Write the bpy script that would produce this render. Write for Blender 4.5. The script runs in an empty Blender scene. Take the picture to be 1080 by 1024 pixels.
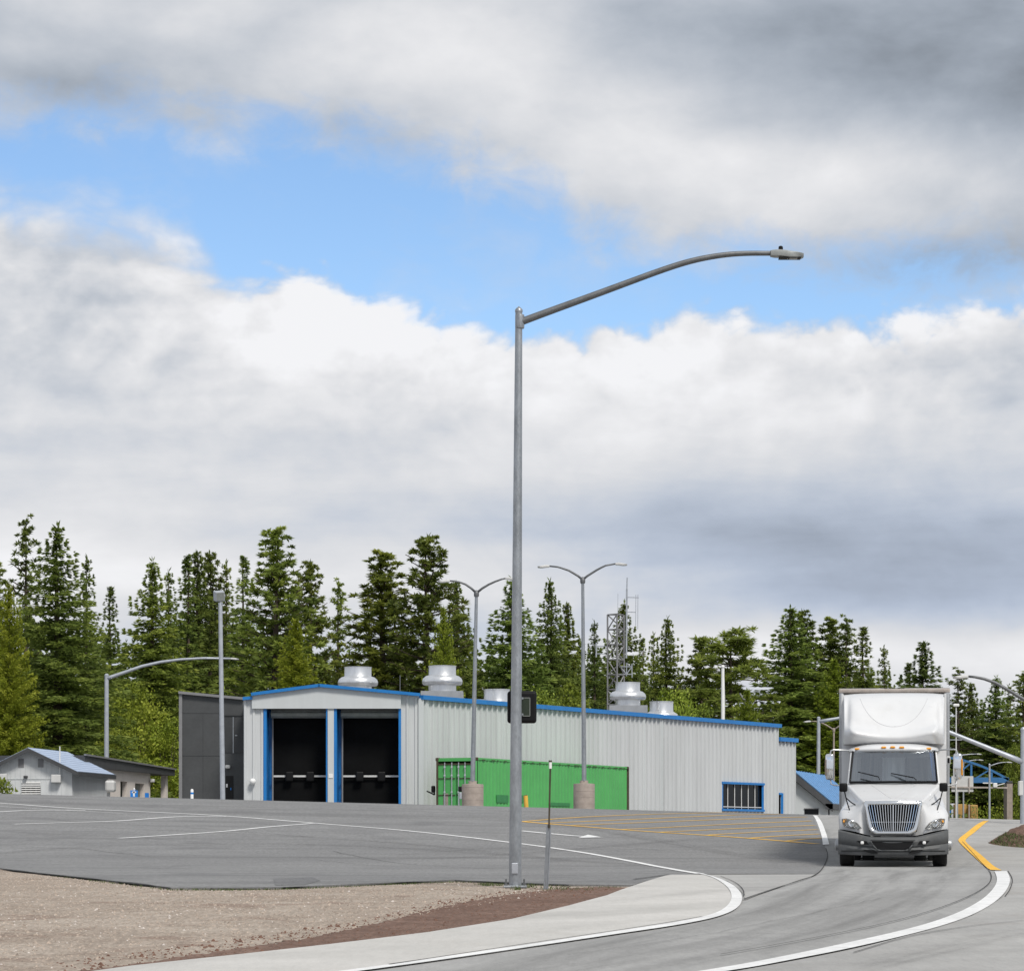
import bpy, bmesh, math, random
from mathutils import Vector, Matrix
from mathutils.geometry import tessellate_polygon
S = bpy.context.scene
C = S.collection
F, HZ, CX, EZ = 3000.0, 890.0, 540.0, 1.3     # focal length, horizon row, centre column (photo pixels), eye height
PI = math.pi
R = math.radians

def W(px, py, D):                              # a point of the place, D metres in front of the viewpoint
    return Vector(((px-CX)/F*D, D, EZ+(HZ-py)/F*D))

# ------------------------------------------------------------------ terrain
def hermite(tab, d):
    if d <= tab[0][0]: return tab[0][1]
    if d >= tab[-1][0]: return tab[-1][1]
    n = len(tab)
    for i in range(n-1):
        if tab[i][0] <= d <= tab[i+1][0]: break
    def sec(i): return (tab[i+1][1]-tab[i][1])/(tab[i+1][0]-tab[i][0])
    def tan(i):
        if i == 0: return sec(0)
        if i == n-1: return 0.0
        a, b = sec(i-1), sec(i)
        return 0.0 if a*b <= 0 else 2*a*b/(a+b)
    x0, y0 = tab[i]; x1, y1 = tab[i+1]; h = x1-x0; t = (d-x0)/h
    m0, m1 = tan(i)*h, tan(i+1)*h
    return (2*t**3-3*t*t+1)*y0+(t**3-2*t*t+t)*m0+(-2*t**3+3*t*t)*y1+(t**3-t*t)*m1
PROF = [(-40,-1.4),(0,-1.3),(24,-1.07),(44,-.69),(64,-.555),(90,.42),(115,1.457),(128,1.36),(142,1.1),(300,.7),(3200,.2)]
TILT = [(0,0),(50,0),(64,0.001),(90,.013),(115,.0259),(140,.021),(300,.008),(1000,0)]
def g(x, y):
    xx = max(-60, min(60, x))
    return EZ + hermite(PROF, y) - hermite(TILT, y)*xx
def G(px, py):                                 # where the line of sight meets the ground
    u, v = (px-CX)/F, (HZ-py)/F
    d = 6.0
    def f(d): return EZ+v*d-g(u*d, d)
    while d < 114.5 and f(d) > 0: d += .5
    if d >= 114.5: return Vector((u*114.5, 114.5))
    a, b = d-.5, d
    for _ in range(24):
        m = .5*(a+b)
        if f(m) > 0: a = m
        else: b = m
    return Vector((u*b, b))

# ------------------------------------------------------------------ object helpers
def tag(o, label=None, cat=None, group=None, kind=None):
    if label: o['label'] = label
    if cat: o['category'] = cat
    if group: o['group'] = group
    if kind: o['kind'] = kind
    return o
def thing(name, label, cat, loc=(0,0,0), rz=0, group=None):
    o = bpy.data.objects.new(name, None); C.objects.link(o)
    o.empty_display_size = .3
    o.location = loc; o.rotation_euler = (0,0,rz)
    return tag(o, label, cat, group)
def link(name, me, parent=None):
    o = bpy.data.objects.new(name, me); C.objects.link(o)
    if parent: o.parent = parent
    return o
def copy_thing(root, label, loc, rz=0, group=None):
    def cp(o, par):
        c = o.copy(); C.objects.link(c)
        if par: c.parent = par
        for ch in [k for k in KIDS.get(o.name, [])]: 
            n = cp(ch, c)
        return c
    KIDS = {}
    for o in C.objects:
        if o.parent: KIDS.setdefault(o.parent.name, []).append(o)
    r = cp(root, None); r.location = loc; r.rotation_euler = (0,0,rz)
    return tag(r, label, None, group)

class MB:
    def __init__(s): s.v=[]; s.f=[]
    def add(s, vs, fs):
        n=len(s.v); s.v += [tuple(v) for v in vs]; s.f += [tuple(i+n for i in f) for f in fs]; return s
    def box(s, a, b):
        x0,x1=sorted((a[0],b[0])); y0,y1=sorted((a[1],b[1])); z0,z1=sorted((a[2],b[2]))
        return s.add([(x0,y0,z0),(x1,y0,z0),(x1,y1,z0),(x0,y1,z0),(x0,y0,z1),(x1,y0,z1),(x1,y1,z1),(x0,y1,z1)],
            [(0,3,2,1),(4,5,6,7),(0,1,5,4),(1,2,6,5),(2,3,7,6),(3,0,4,7)])
    def bm(s, b, M=None):
        if M: bmesh.ops.transform(b, matrix=M, verts=b.verts)
        b.verts.ensure_lookup_table(); b.verts.index_update()
        s.add([v.co for v in b.verts], [[v.index for v in f.verts] for f in b.faces]); b.free(); return s
    def rbox(s, c, size, r=.02, seg=2, M=None):
        b = bmesh.new(); bmesh.ops.create_cube(b, size=1)
        bmesh.ops.scale(b, vec=size, verts=b.verts)
        bmesh.ops.bevel(b, geom=b.edges[:], offset=r, segments=seg, affect='EDGES', profile=.5)
        if M: bmesh.ops.transform(b, matrix=M, verts=b.verts)
        bmesh.ops.translate(b, vec=c, verts=b.verts)
        return s.bm(b)
    def tube(s, pts, rad, n=10, cap=True):
        pts=[Vector(p) for p in pts]; m=len(pts)
        if not hasattr(rad,'__len__'): rad=[rad]*m
        vs=[]; up=None
        for i,p in enumerate(pts):
            t=(pts[min(i+1,m-1)]-pts[max(i-1,0)]).normalized()
            if up is None: up = Vector((0,0,1)) if abs(t.z)<.9 else Vector((1,0,0))
            a=(up-t*up.dot(t)).normalized(); b=t.cross(a); up=a
            for k in range(n):
                q=2*PI*k/n; vs.append(p+(a*math.cos(q)+b*math.sin(q))*rad[i])
        fs=[]
        for i in range(m-1):
            for k in range(n):
                k2=(k+1)%n; fs.append((i*n+k,i*n+k2,(i+1)*n+k2,(i+1)*n+k))
        if cap: fs += [tuple(range(n-1,-1,-1)), tuple(range((m-1)*n,m*n))]
        return s.add(vs,fs)
    def lathe(s, c, prof, n=24, axis='z'):
        vs=[];c=Vector(c)
        for r,h in prof:
            for k in range(n):
                q=2*PI*k/n
                v = Vector((r*math.cos(q), r*math.sin(q), h)) if axis=='z' else (Vector((h, r*math.cos(q), r*math.sin(q))) if axis=='x' else Vector((r*math.cos(q), h, r*math.sin(q))))
                vs.append(c+v)
        m=len(prof); fs=[]
        for i in range(m-1):
            for k in range(n):
                k2=(k+1)%n; fs.append((i*n+k,i*n+k2,(i+1)*n+k2,(i+1)*n+k))
        fs += [tuple(range(n-1,-1,-1)), tuple(range((m-1)*n,m*n))]
        return s.add(vs,fs)
    def prism(s, poly, d):                    # polygon of 3-D points pushed along d
        n=len(poly); d=Vector(d); p=[Vector(q) for q in poly]
        return s.add(p+[q+d for q in p], [tuple(range(n-1,-1,-1)), tuple(range(n,2*n))]+[(i,(i+1)%n,(i+1)%n+n,i+n) for i in range(n)])
    def beam(s, a, b, w, h):                  # straight bar of rectangular section
        a=Vector(a); b=Vector(b); t=(b-a).normalized()
        up=Vector((0,0,1)) if abs(t.z)<.95 else Vector((0,1,0))
        r=t.cross(up).normalized()*w/2; u=r.cross(t).normalized()*h/2
        v=[a-r-u,a+r-u,a+r+u,a-r+u,b-r-u,b+r-u,b+r+u,b-r+u]
        return s.add(v,[(0,1,2,3),(7,6,5,4),(0,4,5,1),(1,5,6,2),(2,6,7,3),(3,7,4,0)])
    def build(s, name, mat, parent=None, smooth=False, world=True, sub=0, angle=None):
        me=bpy.data.meshes.new(name)
        vs=s.v
        if parent is not None and world:
            o=Vector(parent.location)
            q=parent.parent
            while q is not None: o+=Vector(q.location); q=q.parent
            vs=[(v[0]-o.x,v[1]-o.y,v[2]-o.z) for v in vs]
        me.from_pydata(vs,[],s.f)
        bm_=bmesh.new(); bm_.from_mesh(me); bmesh.ops.recalc_face_normals(bm_, faces=bm_.faces); bm_.to_mesh(me); bm_.free()
        me.materials.append(mat)
        if smooth:
            for p in me.polygons: p.use_smooth=True
            if angle: me.set_sharp_from_angle(angle=R(angle))
        ob=link(name,me,parent)
        if sub:
            m=ob.modifiers.new('sub','SUBSURF'); m.levels=sub; m.render_levels=sub
        return ob

# ------------------------------------------------------------------ materials
class NT:
    def __init__(s, tree): s.t=tree; s.n=tree.nodes; s.l=tree.links
    def put(s, sock, v):
        if hasattr(v,'is_linked') or isinstance(v,bpy.types.NodeSocket): s.l.new(v,sock)
        elif isinstance(v,(tuple,list)) and len(v)==3 and sock.type=='RGBA': sock.default_value=(*v,1)
        else: sock.default_value=v
    def node(s, typ, ins={}, **kw):
        n=s.n.new(typ)
        for k,v in kw.items(): setattr(n,k,v)
        for k,v in ins.items(): s.put(n.inputs[k],v)
        return n
    def m(s, op, a, b=0.0, c=None, clamp=False):
        n=s.n.new('ShaderNodeMath'); n.operation=op; n.use_clamp=clamp
        s.put(n.inputs[0],a); s.put(n.inputs[1],b)
        if c is not None: s.put(n.inputs[2],c)
        return n.outputs[0]
    def mix(s, f, a, b):
        n=s.n.new('ShaderNodeMix'); n.data_type='RGBA'
        s.put(n.inputs[0],f); s.put(n.inputs[6],a); s.put(n.inputs[7],b); return n.outputs[2]
    def noise(s, vec, scale, det=4, rough=.55, dist=0.0):
        n=s.node('ShaderNodeTexNoise',{'Scale':scale,'Detail':det,'Roughness':rough,'Distortion':dist})
        if vec is not None: s.l.new(vec,n.inputs['Vector'])
        return n.outputs['Fac']
    def ss(s, x, a, b):
        n=s.node('ShaderNodeMapRange',{'Value':x,'From Min':a,'From Max':b,'To Min':0.0,'To Max':1.0},interpolation_type='SMOOTHSTEP'); return n.outputs[0]
    def scalev(s, vec, sc):
        n=s.node('ShaderNodeMapping',{'Scale':sc}); s.l.new(vec,n.inputs['Vector']); return n.outputs[0]

def newmat(name):
    m=bpy.data.materials.new(name); m.use_nodes=True
    t=NT(m.node_tree); b=m.node_tree.nodes['Principled BSDF']
    return m,t,b
def mat(name, col, rough=.6, metal=0.0, var=.12, scale=2.0, bump=0.0, bscale=30.0, dirt=0.0, dcol=(.1,.08,.06), stretch=(1,1,1), spec=.5, coat=0.0):
    m,t,b=newmat(name)
    co=t.node('ShaderNodeTexCoord').outputs['Object']
    v=t.scalev(co,stretch)
    n1=t.noise(v,scale,5); n2=t.noise(v,scale*7,3)
    f=t.m('ADD',t.m('MULTIPLY',n1,.65),t.m('MULTIPLY',n2,.35))
    c=t.mix(t.ss(f,.3,.7),tuple(x*(1-var) for x in col),tuple(min(1,x*(1+var)) for x in col))
    if dirt>0:
        d=t.ss(t.noise(v,scale*1.7,6,.65,.6),.52,.75)
        c=t.mix(t.m('MULTIPLY',d,dirt),c,dcol)
    t.put(b.inputs['Base Color'],c)
    t.put(b.inputs['Roughness'],t.m('ADD',rough-.06,t.m('MULTIPLY',n2,.12)))
    b.inputs['Metallic'].default_value=metal
    b.inputs['Specular IOR Level'].default_value=spec
    if coat: b.inputs['Coat Weight'].default_value=coat; b.inputs['Coat Roughness'].default_value=.06
    if bump>0:
        bn=t.node('ShaderNodeBump',{'Strength':bump,'Distance':.02,'Height':t.noise(v,bscale,4)})
        t.put(b.inputs['Normal'],bn.outputs[0])
    return m

M={}
M['galv']=mat('galvanised steel',(.34,.36,.38),.42,.75,.22,6,.05,60,.25,(.2,.2,.2),(1,1,.4))
M['galvpale']=mat('pale galvanised steel',(.42,.445,.485),.45,.35,.12,5)
M['galvdark']=mat('weathered dark steel arm',(.14,.145,.15),.5,.5,.2,5)
M['fan']=mat('spun aluminium',(.72,.73,.74),.34,.85,.10,2,.0,30,.15,(.45,.45,.45),(1,1,.3))
M['wall']=mat('pale grey ribbed metal',(.53,.545,.55),.5,0,.07,.7,0,30,.26,(.37,.37,.365),(1,1,.10))
M['wall2']=mat('plain pale grey metal',(.52,.545,.55),.5,0,.05,.6,0,30,.15,(.38,.39,.39),(1,1,.15))
M['blue']=mat('blue painted trim',(.008,.165,.47),.4,0,.10,2)
M['blueroof']=mat('blue metal roofing',(.13,.28,.50),.5,0,.14,3)
M['black']=mat('black rubber curtain',(.0045,.0047,.005),.85,0,.3,1.2,.2,3,spec=.12)
M['blackp']=mat('black plastic',(.006,.006,.0065),.5,0,.2,4,spec=.2)
M['steelbox']=mat('grey steel housing',(.22,.235,.22),.5,.2,.2,2)
M['white']=mat('white paint',(.78,.78,.77),.5,0,.05,3)
M['annex']=mat('dark grey cladding',(.055,.058,.06),.6,0,.15,.8,.05,20,.2,(.075,.075,.075))
M['annexd']=mat('darker grey door paint',(.036,.038,.04),.5,0,.15,1)
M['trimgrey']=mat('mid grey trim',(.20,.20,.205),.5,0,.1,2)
M['hutwall']=mat('pale grey wooden siding',(.56,.575,.58),.75,0,.08,1.5,0,30,.2,(.38,.39,.4),(1,1,.2))
M['fascia']=mat('charcoal fascia boards and soffit shade',(.052,.054,.058),.6,0,.15,3)
M['hutroof']=mat('blue grey metal sheet roof',(.38,.46,.60),.5,.0,.05,2)
M['block']=mat('cream concrete block',(.68,.62,.57),.85,0,.06,2,.1,30)
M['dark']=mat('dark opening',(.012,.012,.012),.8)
M['glassdark']=mat('dark window glass',(.005,.006,.007),.15,spec=.15)
M['conc']=mat('weathered concrete',(.33,.28,.245),.9,0,.16,3,.3,25,.3,(.22,.18,.15))
M['green']=mat('green container paint',(.08,.38,.10),.5,0,.08,.8,0,30,.16,(.035,.24,.07))
M['rust']=mat('rusty dark steel',(.055,.042,.025),.8,0,.4,8)
M['yellow']=mat('yellow paint',(.72,.42,.06),.6,0,.1,3)
M['chrome']=mat('chrome',(.78,.79,.80),.10,1,.03,3)
M['rubber']=mat('tyre rubber',(.012,.012,.012),.8,0,.25,6,.2,40)
M['truckwhite']=mat('white truck paint',(.64,.645,.65),.30,0,.03,1.0,0,30,.22,(.50,.49,.47),(1,1,.5),.5,.3)
M['bumper']=mat('charcoal bumper plastic',(.072,.076,.079),.6,0,.18,3,0,30,.4,(.13,.125,.115))
M['trailer']=mat('trailer front panel',(.42,.41,.40),.5,0,.08,2,0,30,.3,(.30,.28,.26))
M['railr']=mat('rust stained trailer rail',(.40,.355,.32),.6,0,.2,4,0,30,.4,(.3,.2,.14))
M['alu']=mat('dull aluminium',(.40,.41,.42),.4,.6,.1,3)
M['amber']=mat('amber lens',(.85,.36,.02),.25,0,.08,5)
M['bark']=mat('conifer bark',(.085,.062,.048),.95,0,.3,4,.5,12,0,(0,0,0),(1,1,.3))
M['gantry']=mat('blue gantry steel',(.035,.15,.34),.5,0,.1,2)
M['ochre']=mat('ochre tarpaulin',(.42,.25,.07),.7,0,.15,2)
M['cabblue']=mat('blue cab paint',(.03,.22,.62),.4,0,.12,2)
M['soil']=None
M['signblue']=mat('blue sign face',(.01,.20,.62),.4,0,.06,4)
M['greyl']=mat('light grey painted steel',(.58,.58,.57),.5,0,.06,3)
SKYK,CLOUDK,SUNK,EXPO=.122,.76,2.3,.42
# ------------------------------------------------------------------ ground
def groundmat(name, c0, c1, spk, spka, big, rough, bump, patch=None, pamt=0.0, fine=70.0, streak=None, rot=0.0, grain=.45):
    m,t,b=newmat(name)
    pos=t.node('ShaderNodeNewGeometry').outputs['Position']
    if rot:
        mp=t.node('ShaderNodeMapping',{'Rotation':(0,0,rot)}); t.l.new(pos,mp.inputs['Vector']); pos2=mp.outputs[0]
    else: pos2=pos
    n1=t.noise(pos,big,6,.6,.3); n2=t.noise(pos,big*5,5,.6); n3=t.noise(pos,fine,3,.7)
    f=t.m('ADD',t.m('MULTIPLY',n1,.55),t.m('MULTIPLY',n2,.45))
    c=t.mix(t.ss(f,.32,.68),c0,c1)
    if streak:
        s1=t.noise(t.scalev(pos2,streak),1.0,5,.6,.4)
        c=t.mix(t.m('MULTIPLY',t.ss(s1,.45,.72),.55),c,tuple(x*.66 for x in c0))
    if patch:
        p=t.ss(t.noise(pos,big*2.2,6,.65,.8),.54,.66)
        c=t.mix(t.m('MULTIPLY',p,pamt),c,patch)
    gr=t.noise(t.scalev(pos,(13,2.0,1)),1.0,3,.8)
    c=t.mix(t.m('MULTIPLY',t.ss(gr,.35,.70),grain),c,tuple(v*.55 for v in c0))
    sp=t.m('ADD',1-spka,t.m('MULTIPLY',t.ss(n3,.25,.75),2*spka))
    cc=t.node('ShaderNodeVectorMath',operation='SCALE'); t.l.new(c,cc.inputs[0]); t.l.new(sp,cc.inputs['Scale'])
    t.put(b.inputs['Base Color'],cc.outputs[0]); b.inputs['Roughness'].default_value=rough
    b.inputs['Specular IOR Level'].default_value=.25
    bn=t.node('ShaderNodeBump',{'Strength':bump,'Distance':.02,'Height':n3}); t.put(b.inputs['Normal'],bn.outputs[0])
    return m
M['asphalt']=groundmat('grey worn asphalt',(.205,.205,.205),(.26,.26,.258),1,.20,.11,.88,.5,(.14,.14,.143),.5,55,(.05,.5,1))
M['road']=groundmat('worn road concrete',(.30,.298,.29),(.37,.367,.358),1,.10,.13,.85,.25,(.255,.254,.25),.45,45,(1.5,.06,1),.2,.22)
M['apron']=groundmat('pale apron concrete',(.47,.46,.435),(.55,.535,.51),1,.08,.20,.85,.2,(.44,.42,.39),.4,45,(.5,.10,1),.5,.14)
M['sideconc']=groundmat('light side concrete',(.34,.335,.325),(.41,.405,.39),1,.10,.16,.85,.25,(.31,.29,.265),.4,45,(.4,.1,1),.9,.2)
M['gravel']=groundmat('tan gravel',(.30,.243,.195),(.43,.37,.31),1,.45,.30,.95,1.0,(.22,.15,.115),.7,24)
M['reddirt']=groundmat('red brown dirt',(.14,.084,.062),(.215,.14,.108),1,.40,.5,.95,1.0,(.2,.14,.11),.4,22)
M['earth']=groundmat('forest earth and grass',(.06,.055,.025),(.12,.10,.05),1,.3,.1,.95,.6,(.05,.08,.02),.6,10)
M['wline']=groundmat('white road paint',(.66,.66,.65),(.80,.80,.79),1,.06,.6,.6,.15,(.48,.48,.47),.45,40,grain=.15)
M['wthin']=groundmat('worn white road paint',(.70,.70,.69),(.82,.82,.81),1,.08,.8,.6,.15,(.46,.46,.46),.5,40,grain=.1)
M['yline']=groundmat('yellow road paint',(.78,.42,.035),(.86,.50,.05),1,.06,.6,.6,.15,(.62,.34,.05),.4,40,grain=.15)
M['ythin']=groundmat('worn yellow road paint',(.66,.38,.06),(.80,.47,.07),1,.10,.8,.6,.15,(.42,.29,.12),.5,40,grain=.1)
M['tar']=groundmat('tar joint and shadow edge',(.035,.034,.033),(.06,.058,.056),1,.2,.5,.8,.3,None,0,30)

def pt(p):
    return Vector((p[1],p[2])) if p[0]=='w' else G(*p)
def drape(name, pts, mat, off, dx=2.0, dy=1.5, kind='structure', skirt=0.0):
    P=[pt(p) for p in pts]
    tri=tessellate_polygon([[Vector((p.x,p.y,0)) for p in P]])
    b=bmesh.new(); vs=[b.verts.new((p.x,p.y,0)) for p in P]
    for t in tri:
        try: b.faces.new([vs[i] for i in t])
        except ValueError: pass
    xs=[p.x for p in P]; ys=[p.y for p in P]
    def cut(axis, lo, hi, st):
        k=math.ceil(lo/st)
        while k*st < hi:
            co=[0,0,0]; no=[0,0,0]; co[axis]=k*st; no[axis]=1
            bmesh.ops.bisect_plane(b, geom=b.verts[:]+b.edges[:]+b.faces[:], plane_co=co, plane_no=no, dist=1e-5); k+=1
    cut(1,min(ys),max(ys),dy); cut(0,min(xs),max(xs),dx)
    if skirt:
        be=[e for e in b.edges if e.is_boundary]
        r=bmesh.ops.extrude_edge_only(b, edges=be)
        low={v for v in r['geom'] if isinstance(v,bmesh.types.BMVert)}
    else: low=set()
    for v in b.verts: v.co.z=g(v.co.x,v.co.y)+off-(skirt if v in low else 0)
    bmesh.ops.triangulate(b, faces=b.faces[:])
    bmesh.ops.recalc_face_normals(b, faces=b.faces)
    me=bpy.data.meshes.new(name); b.to_mesh(me); b.free(); me.materials.append(mat)
    # faces look up
    o=link(name,me)
    if kind: tag(o,None,None,None,kind)
    return o
def strip(name, centre, width, mat, off, mb=None):
    """a painted band: centre line in ground metres (2-D), width in metres, laid over the terrain"""
    P=[]; 
    for a,b in zip(centre[:-1],centre[1:]):
        n=max(1,int((b-a).length/1.2))
        P += [a.lerp(b,i/n) for i in range(n)]
    P.append(centre[-1])
    vs=[]; fs=[]
    for i,p in enumerate(P):
        t=(P[min(i+1,len(P)-1)]-P[max(i-1,0)]).normalized(); nrm=Vector((-t.y,t.x))
        w=(width(i/(len(P)-1)) if callable(width) else width)/2
        for s in (-1,1):
            q=p+nrm*w*s; vs.append((q.x,q.y,g(q.x,q.y)+off))
    for i in range(len(P)-1): fs.append((2*i,2*i+1,2*i+3,2*i+2))
    m=mb or MB(); m.add(vs,fs)
    if mb is None:
        return tag(m.build(name,mat),None,None,None,'structure')
def smoothpts(pts, it=2):
    P=[pt(p) for p in pts]
    for _ in range(it):
        Q=[P[0]]
        for a,b in zip(P[:-1],P[1:]): Q += [a.lerp(b,.25),a.lerp(b,.75)]
        Q.append(P[-1]); P=Q
    return P
# base sheet
ys=[-60,-30,-10]+[i*1.5 for i in range(0,107)]+[165,172,180,190,205,225,250,280,320,400,600,1000,1800,3200]
xs=[-3000,-1200,-500,-250,-150,-110,-90,-75]+[i*2.0 for i in range(-32,33)]+[75,90,110,150,250,500,1200,3000]
b=MB(); nx=len(xs)
for y in ys:
    for x in xs: b.v.append((x,y,g(x,y)))
for j in range(len(ys)-1):
    for i in range(nx-1): b.f.append((j*nx+i,j*nx+i+1,(j+1)*nx+i+1,(j+1)*nx+i))
tag(b.build('ground',M['earth'],smooth=True),None,None,None,'structure')

EDGE_L=[(-500,1110),(-100,1057),(140,1023),(250,1011),(350,999.5),(450,987),(540,972.5),(600,958),(640,947),(668,936.5),(705,924.5)]
GORE=[(862,923.5),(869,914),(873,905),(871,897),(868,888),(862,872),(857,861)]
drape('gravel_shoulder',[('w',-60,14)]+EDGE_L[:-1]+[(705,924.5),(668,934.5),(600,934),(540,931),(480,928),(390,932),(300,936),(180,936),(120,929),(60,922),(0,915),(-150,897),(-400,870),('w',-60,90)],M['gravel'],.012)
drape('asphalt_lot',[(-400,872),(-150,899),(0,917),(60,924.3),(120,931),(180,938.5),(240,938.7),(300,938),(390,934),(480,930),(540,933),(600,935),(668,935.5),(705,924.5),(740,923.5)]+GORE+[('w',12.2,115.2),('w',14,140),('w',17,178),('w',-70,178),('w',-70,95)],M['asphalt'],.040,skirt=.06)
drape('concrete_road',EDGE_L+GORE+[('w',12.2,115.2),('w',14,140),('w',17,178),('w',22,300),('w',42,300),('w',40,180),('w',34,115),('w',40,60),('w',40,8),('w',-12,6)],M['road'],.036,skirt=.06)
drape('concrete_apron',EDGE_L+[(741,924.2),(767,933),(781,950),(774,961),(754,970),(704,980),(614,994),(539,1006),(409,1024.5),(200,1052),(-200,1112)],M['apron'],.044,skirt=.01)
drape('concrete_patch',[(745,924.6),(862,924.4),(820,939),(786,952),(783,944),(768,932)],M['sideconc'],.044)
drape('side_pavement',[('w',14.6,114.4),('w',17.2,114.4),('w',24,112),('w',39,60),('w',39,9),('w',-1,9.5),(420,1095),(760,1032),(810,1023),(890,1008),(970,987),(1025,969),(1057,950),(1066,935),(1062,921),(1050,920),(1014,888),(1040,866.5)],M['sideconc'],.044)
# red-brown dirt along the apron
inner=[(668,937.4),(640,935.8),(600,937.5),(560,941.5),(520,947),(480,954.5),(440,964),(400,974.5),(330,990),(250,1001.5),(170,1014.5),(60,1029),(-100,1051),(-500,1104)]
rv=random.Random(31); ragged=[]
for p,q in zip(inner[:-1],inner[1:]):
    P_,Q_=G(*p),G(*q); n=max(2,int((Q_-P_).length/.07))
    for i in range(n):
        c=P_.lerp(Q_,i/n); ragged.append(('w',c.x+rv.gauss(0,.03),c.y+rv.gauss(0,.09)*(1 if p!=inner[0] else .2)))
drape('dirt_verge',[(-500,1111),(140,1024),(250,1012),(350,1000.5),(450,988),(540,973.5),(600,959),(640,948)]+ragged+[(-500,1100)],M['reddirt'],.018)
# ---- markings
def band(name,pa,pb,mat,off=.052):             # a band between two edges, both given where they lie on the ground
    A=smoothpts(pa,3); B=smoothpts(pb,3); n=160
    def res(P):
        L=[0]
        for a,b in zip(P[:-1],P[1:]): L.append(L[-1]+(b-a).length)
        out=[]; j=0
        for i in range(n+1):
            t=L[-1]*i/n
            while j<len(P)-2 and L[j+1]<t: j+=1
            q=(t-L[j])/max(1e-9,L[j+1]-L[j]); out.append(P[j].lerp(P[j+1],max(0,min(1,q))))
        return out
    A=res(A); B=res(B); m=MB()
    for a,b in zip(A,B):
        for p in (a,b): m.v.append((p.x,p.y,g(p.x,p.y)+off))
    for i in range(n): m.f.append((2*i,2*i+1,2*i+3,2*i+2))
    return tag(m.build(name,mat),None,None,None,'structure')
band('curve_marking',[(735,923),(748,926),(758,931),(767,938),(771.5,945),(771.5,953),(766,960.5),(755,967),(735,972.5),(705,978),(660,985),(615,992),(540,1003.5),(409,1023),(250,1045)],
     [(741,923.5),(755,927.5),(768,933),(778,940),(783,948),(782,956.5),(775,963.5),(760,970),(740,975),(708,981),(663,987.7),(618,994.6),(543,1006),(415,1025),(256,1047)],M['wline'])
band('curve_marking',[(700,1036),(775,1024),(830,1013),(890,1000),(965,982.5),(1000,971),(1022,961),(1040,949.5),(1050,938),(1052,929),(1049,921)],
     [(710,1038),(785,1027.5),(840,1016.5),(893,1006),(972,987),(1008,976),(1032,966),(1052,953.5),(1063,941),(1066,930),(1062,921)],M['wline'])
band('centre_marking',[(1037.5,866.8),(1028,872),(1017,881),(1010.5,886.5),(1011,889),(1019,897),(1032,908.5),(1045,919.5)],
     [(1043,866.5),(1036,872),(1024.5,881.5),(1018.5,886.5),(1018,889),(1026,896),(1040,907),(1056.5,919.8)],M['yline'])
band('gore_marking',[(857.5,861),(862,869),(866,880),(868,892.5)],[(861.5,861.3),(867.5,869),(871.5,880),(874.5,892)],M['wline'])
def lines(name, segs, w, mat, off=.050):
    m=MB()
    for pts,ww in segs: strip(name,smoothpts(pts,2),ww or w,mat,off,m)
    return tag(m.build(name,mat),None,None,None,'structure')
lines('lane_line',[([(-60,843),(0,848),(80,854),(160,857.5),(240,861.5),(325,868.5),(400,874.5),(470,881.5),(537,889.5),(590,896.5),(640,904.5),(690,914),(738,923.5)],None)],.18,M['wthin'])
lines('stall_lines',[([(-30,859),(15,856.3),(40,855.4),(90,855.6)],None),([(15,870.5),(60,869),(120,867.5),(165,863.8),(196,862),(238,862.3)],None),([(125,885.5),(180,882),(240,878),(290,872.5),(330,869.5)],None),([(0,851.5),(60,855.2),(130,858.8)],.06),([(318,874.5),(346,874.3)],.07)],.18,M['wthin'])
lines('arrow_marking',[([(549,877.4),(580,880.4),(610,883.2),(634,884.4)],None)],.24,M['wthin'])
drape('arrow_head',[(616,882.9),(620,881.6),(634.5,884.3),(610,885.0)],M['wthin'],.051)
HB=[(551,867.6),(620,873.2),(700,879.3),(780,884.4),(862,891.3)]
hat=[(HB,.26),([(551,867.6),(600,863.5),(680,860.0),(740,858.6),(800,858.2)],.17)]
for a,b_ in [((573,869.3),(826,859.6)),((602,871.6),(851,862.6)),((655,876),(856,866.8)),((695,878.8),(859,871.5)),((742,882.2),(862,876.0)),((790,885.2),(864,880.8)),((828,888.4),(866,885.0))]:
    hat.append(([a,((a[0]+b_[0])/2,(a[1]+b_[1])/2-.4),b_],.17))
lines('hatched_marking',hat,.12,M['ythin'])
# joints in the concrete; strips along the white curves paint a dark shadow edge
lines('joints_and_shadow_edges',[([(784,952),(820,939.5),(850,930),(863,923.6),(870,913),(873.5,904),(871,896)],.022),([(1015,889),(1030,905),(1043,918),(1047,930),(1038,941),(1010,955),(960,972),(890,988),(760,1012)],.016),
    ([(1080,975),(1030,980),(990,986),(950,994),(900,1010)],.015),([(410,1023),(540,1002.7),(615,991.4),(705,977.4),(740,971)],.028),([(760,926.5),(775,933),(784,941),(785,948)],.012),
    ([(668,930),(690,927),(706,924.6)],.05),([(1063,920.5),(1068.5,930),(1066,941),(1060,949)],.014)],.03,M['tar'],.055)
def crack(pts,seed,amp=.05):
    rr=random.Random(seed); P=[G(*p) for p in pts]; Q=[]
    for a_,b_ in zip(P[:-1],P[1:]):
        n=max(2,int((b_-a_).length/.6))
        for i in range(n): Q.append(a_.lerp(b_,i/n)+Vector((rr.gauss(0,amp*.35),rr.gauss(0,amp))))
    return Q+[P[-1]]
mk=MB()
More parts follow.
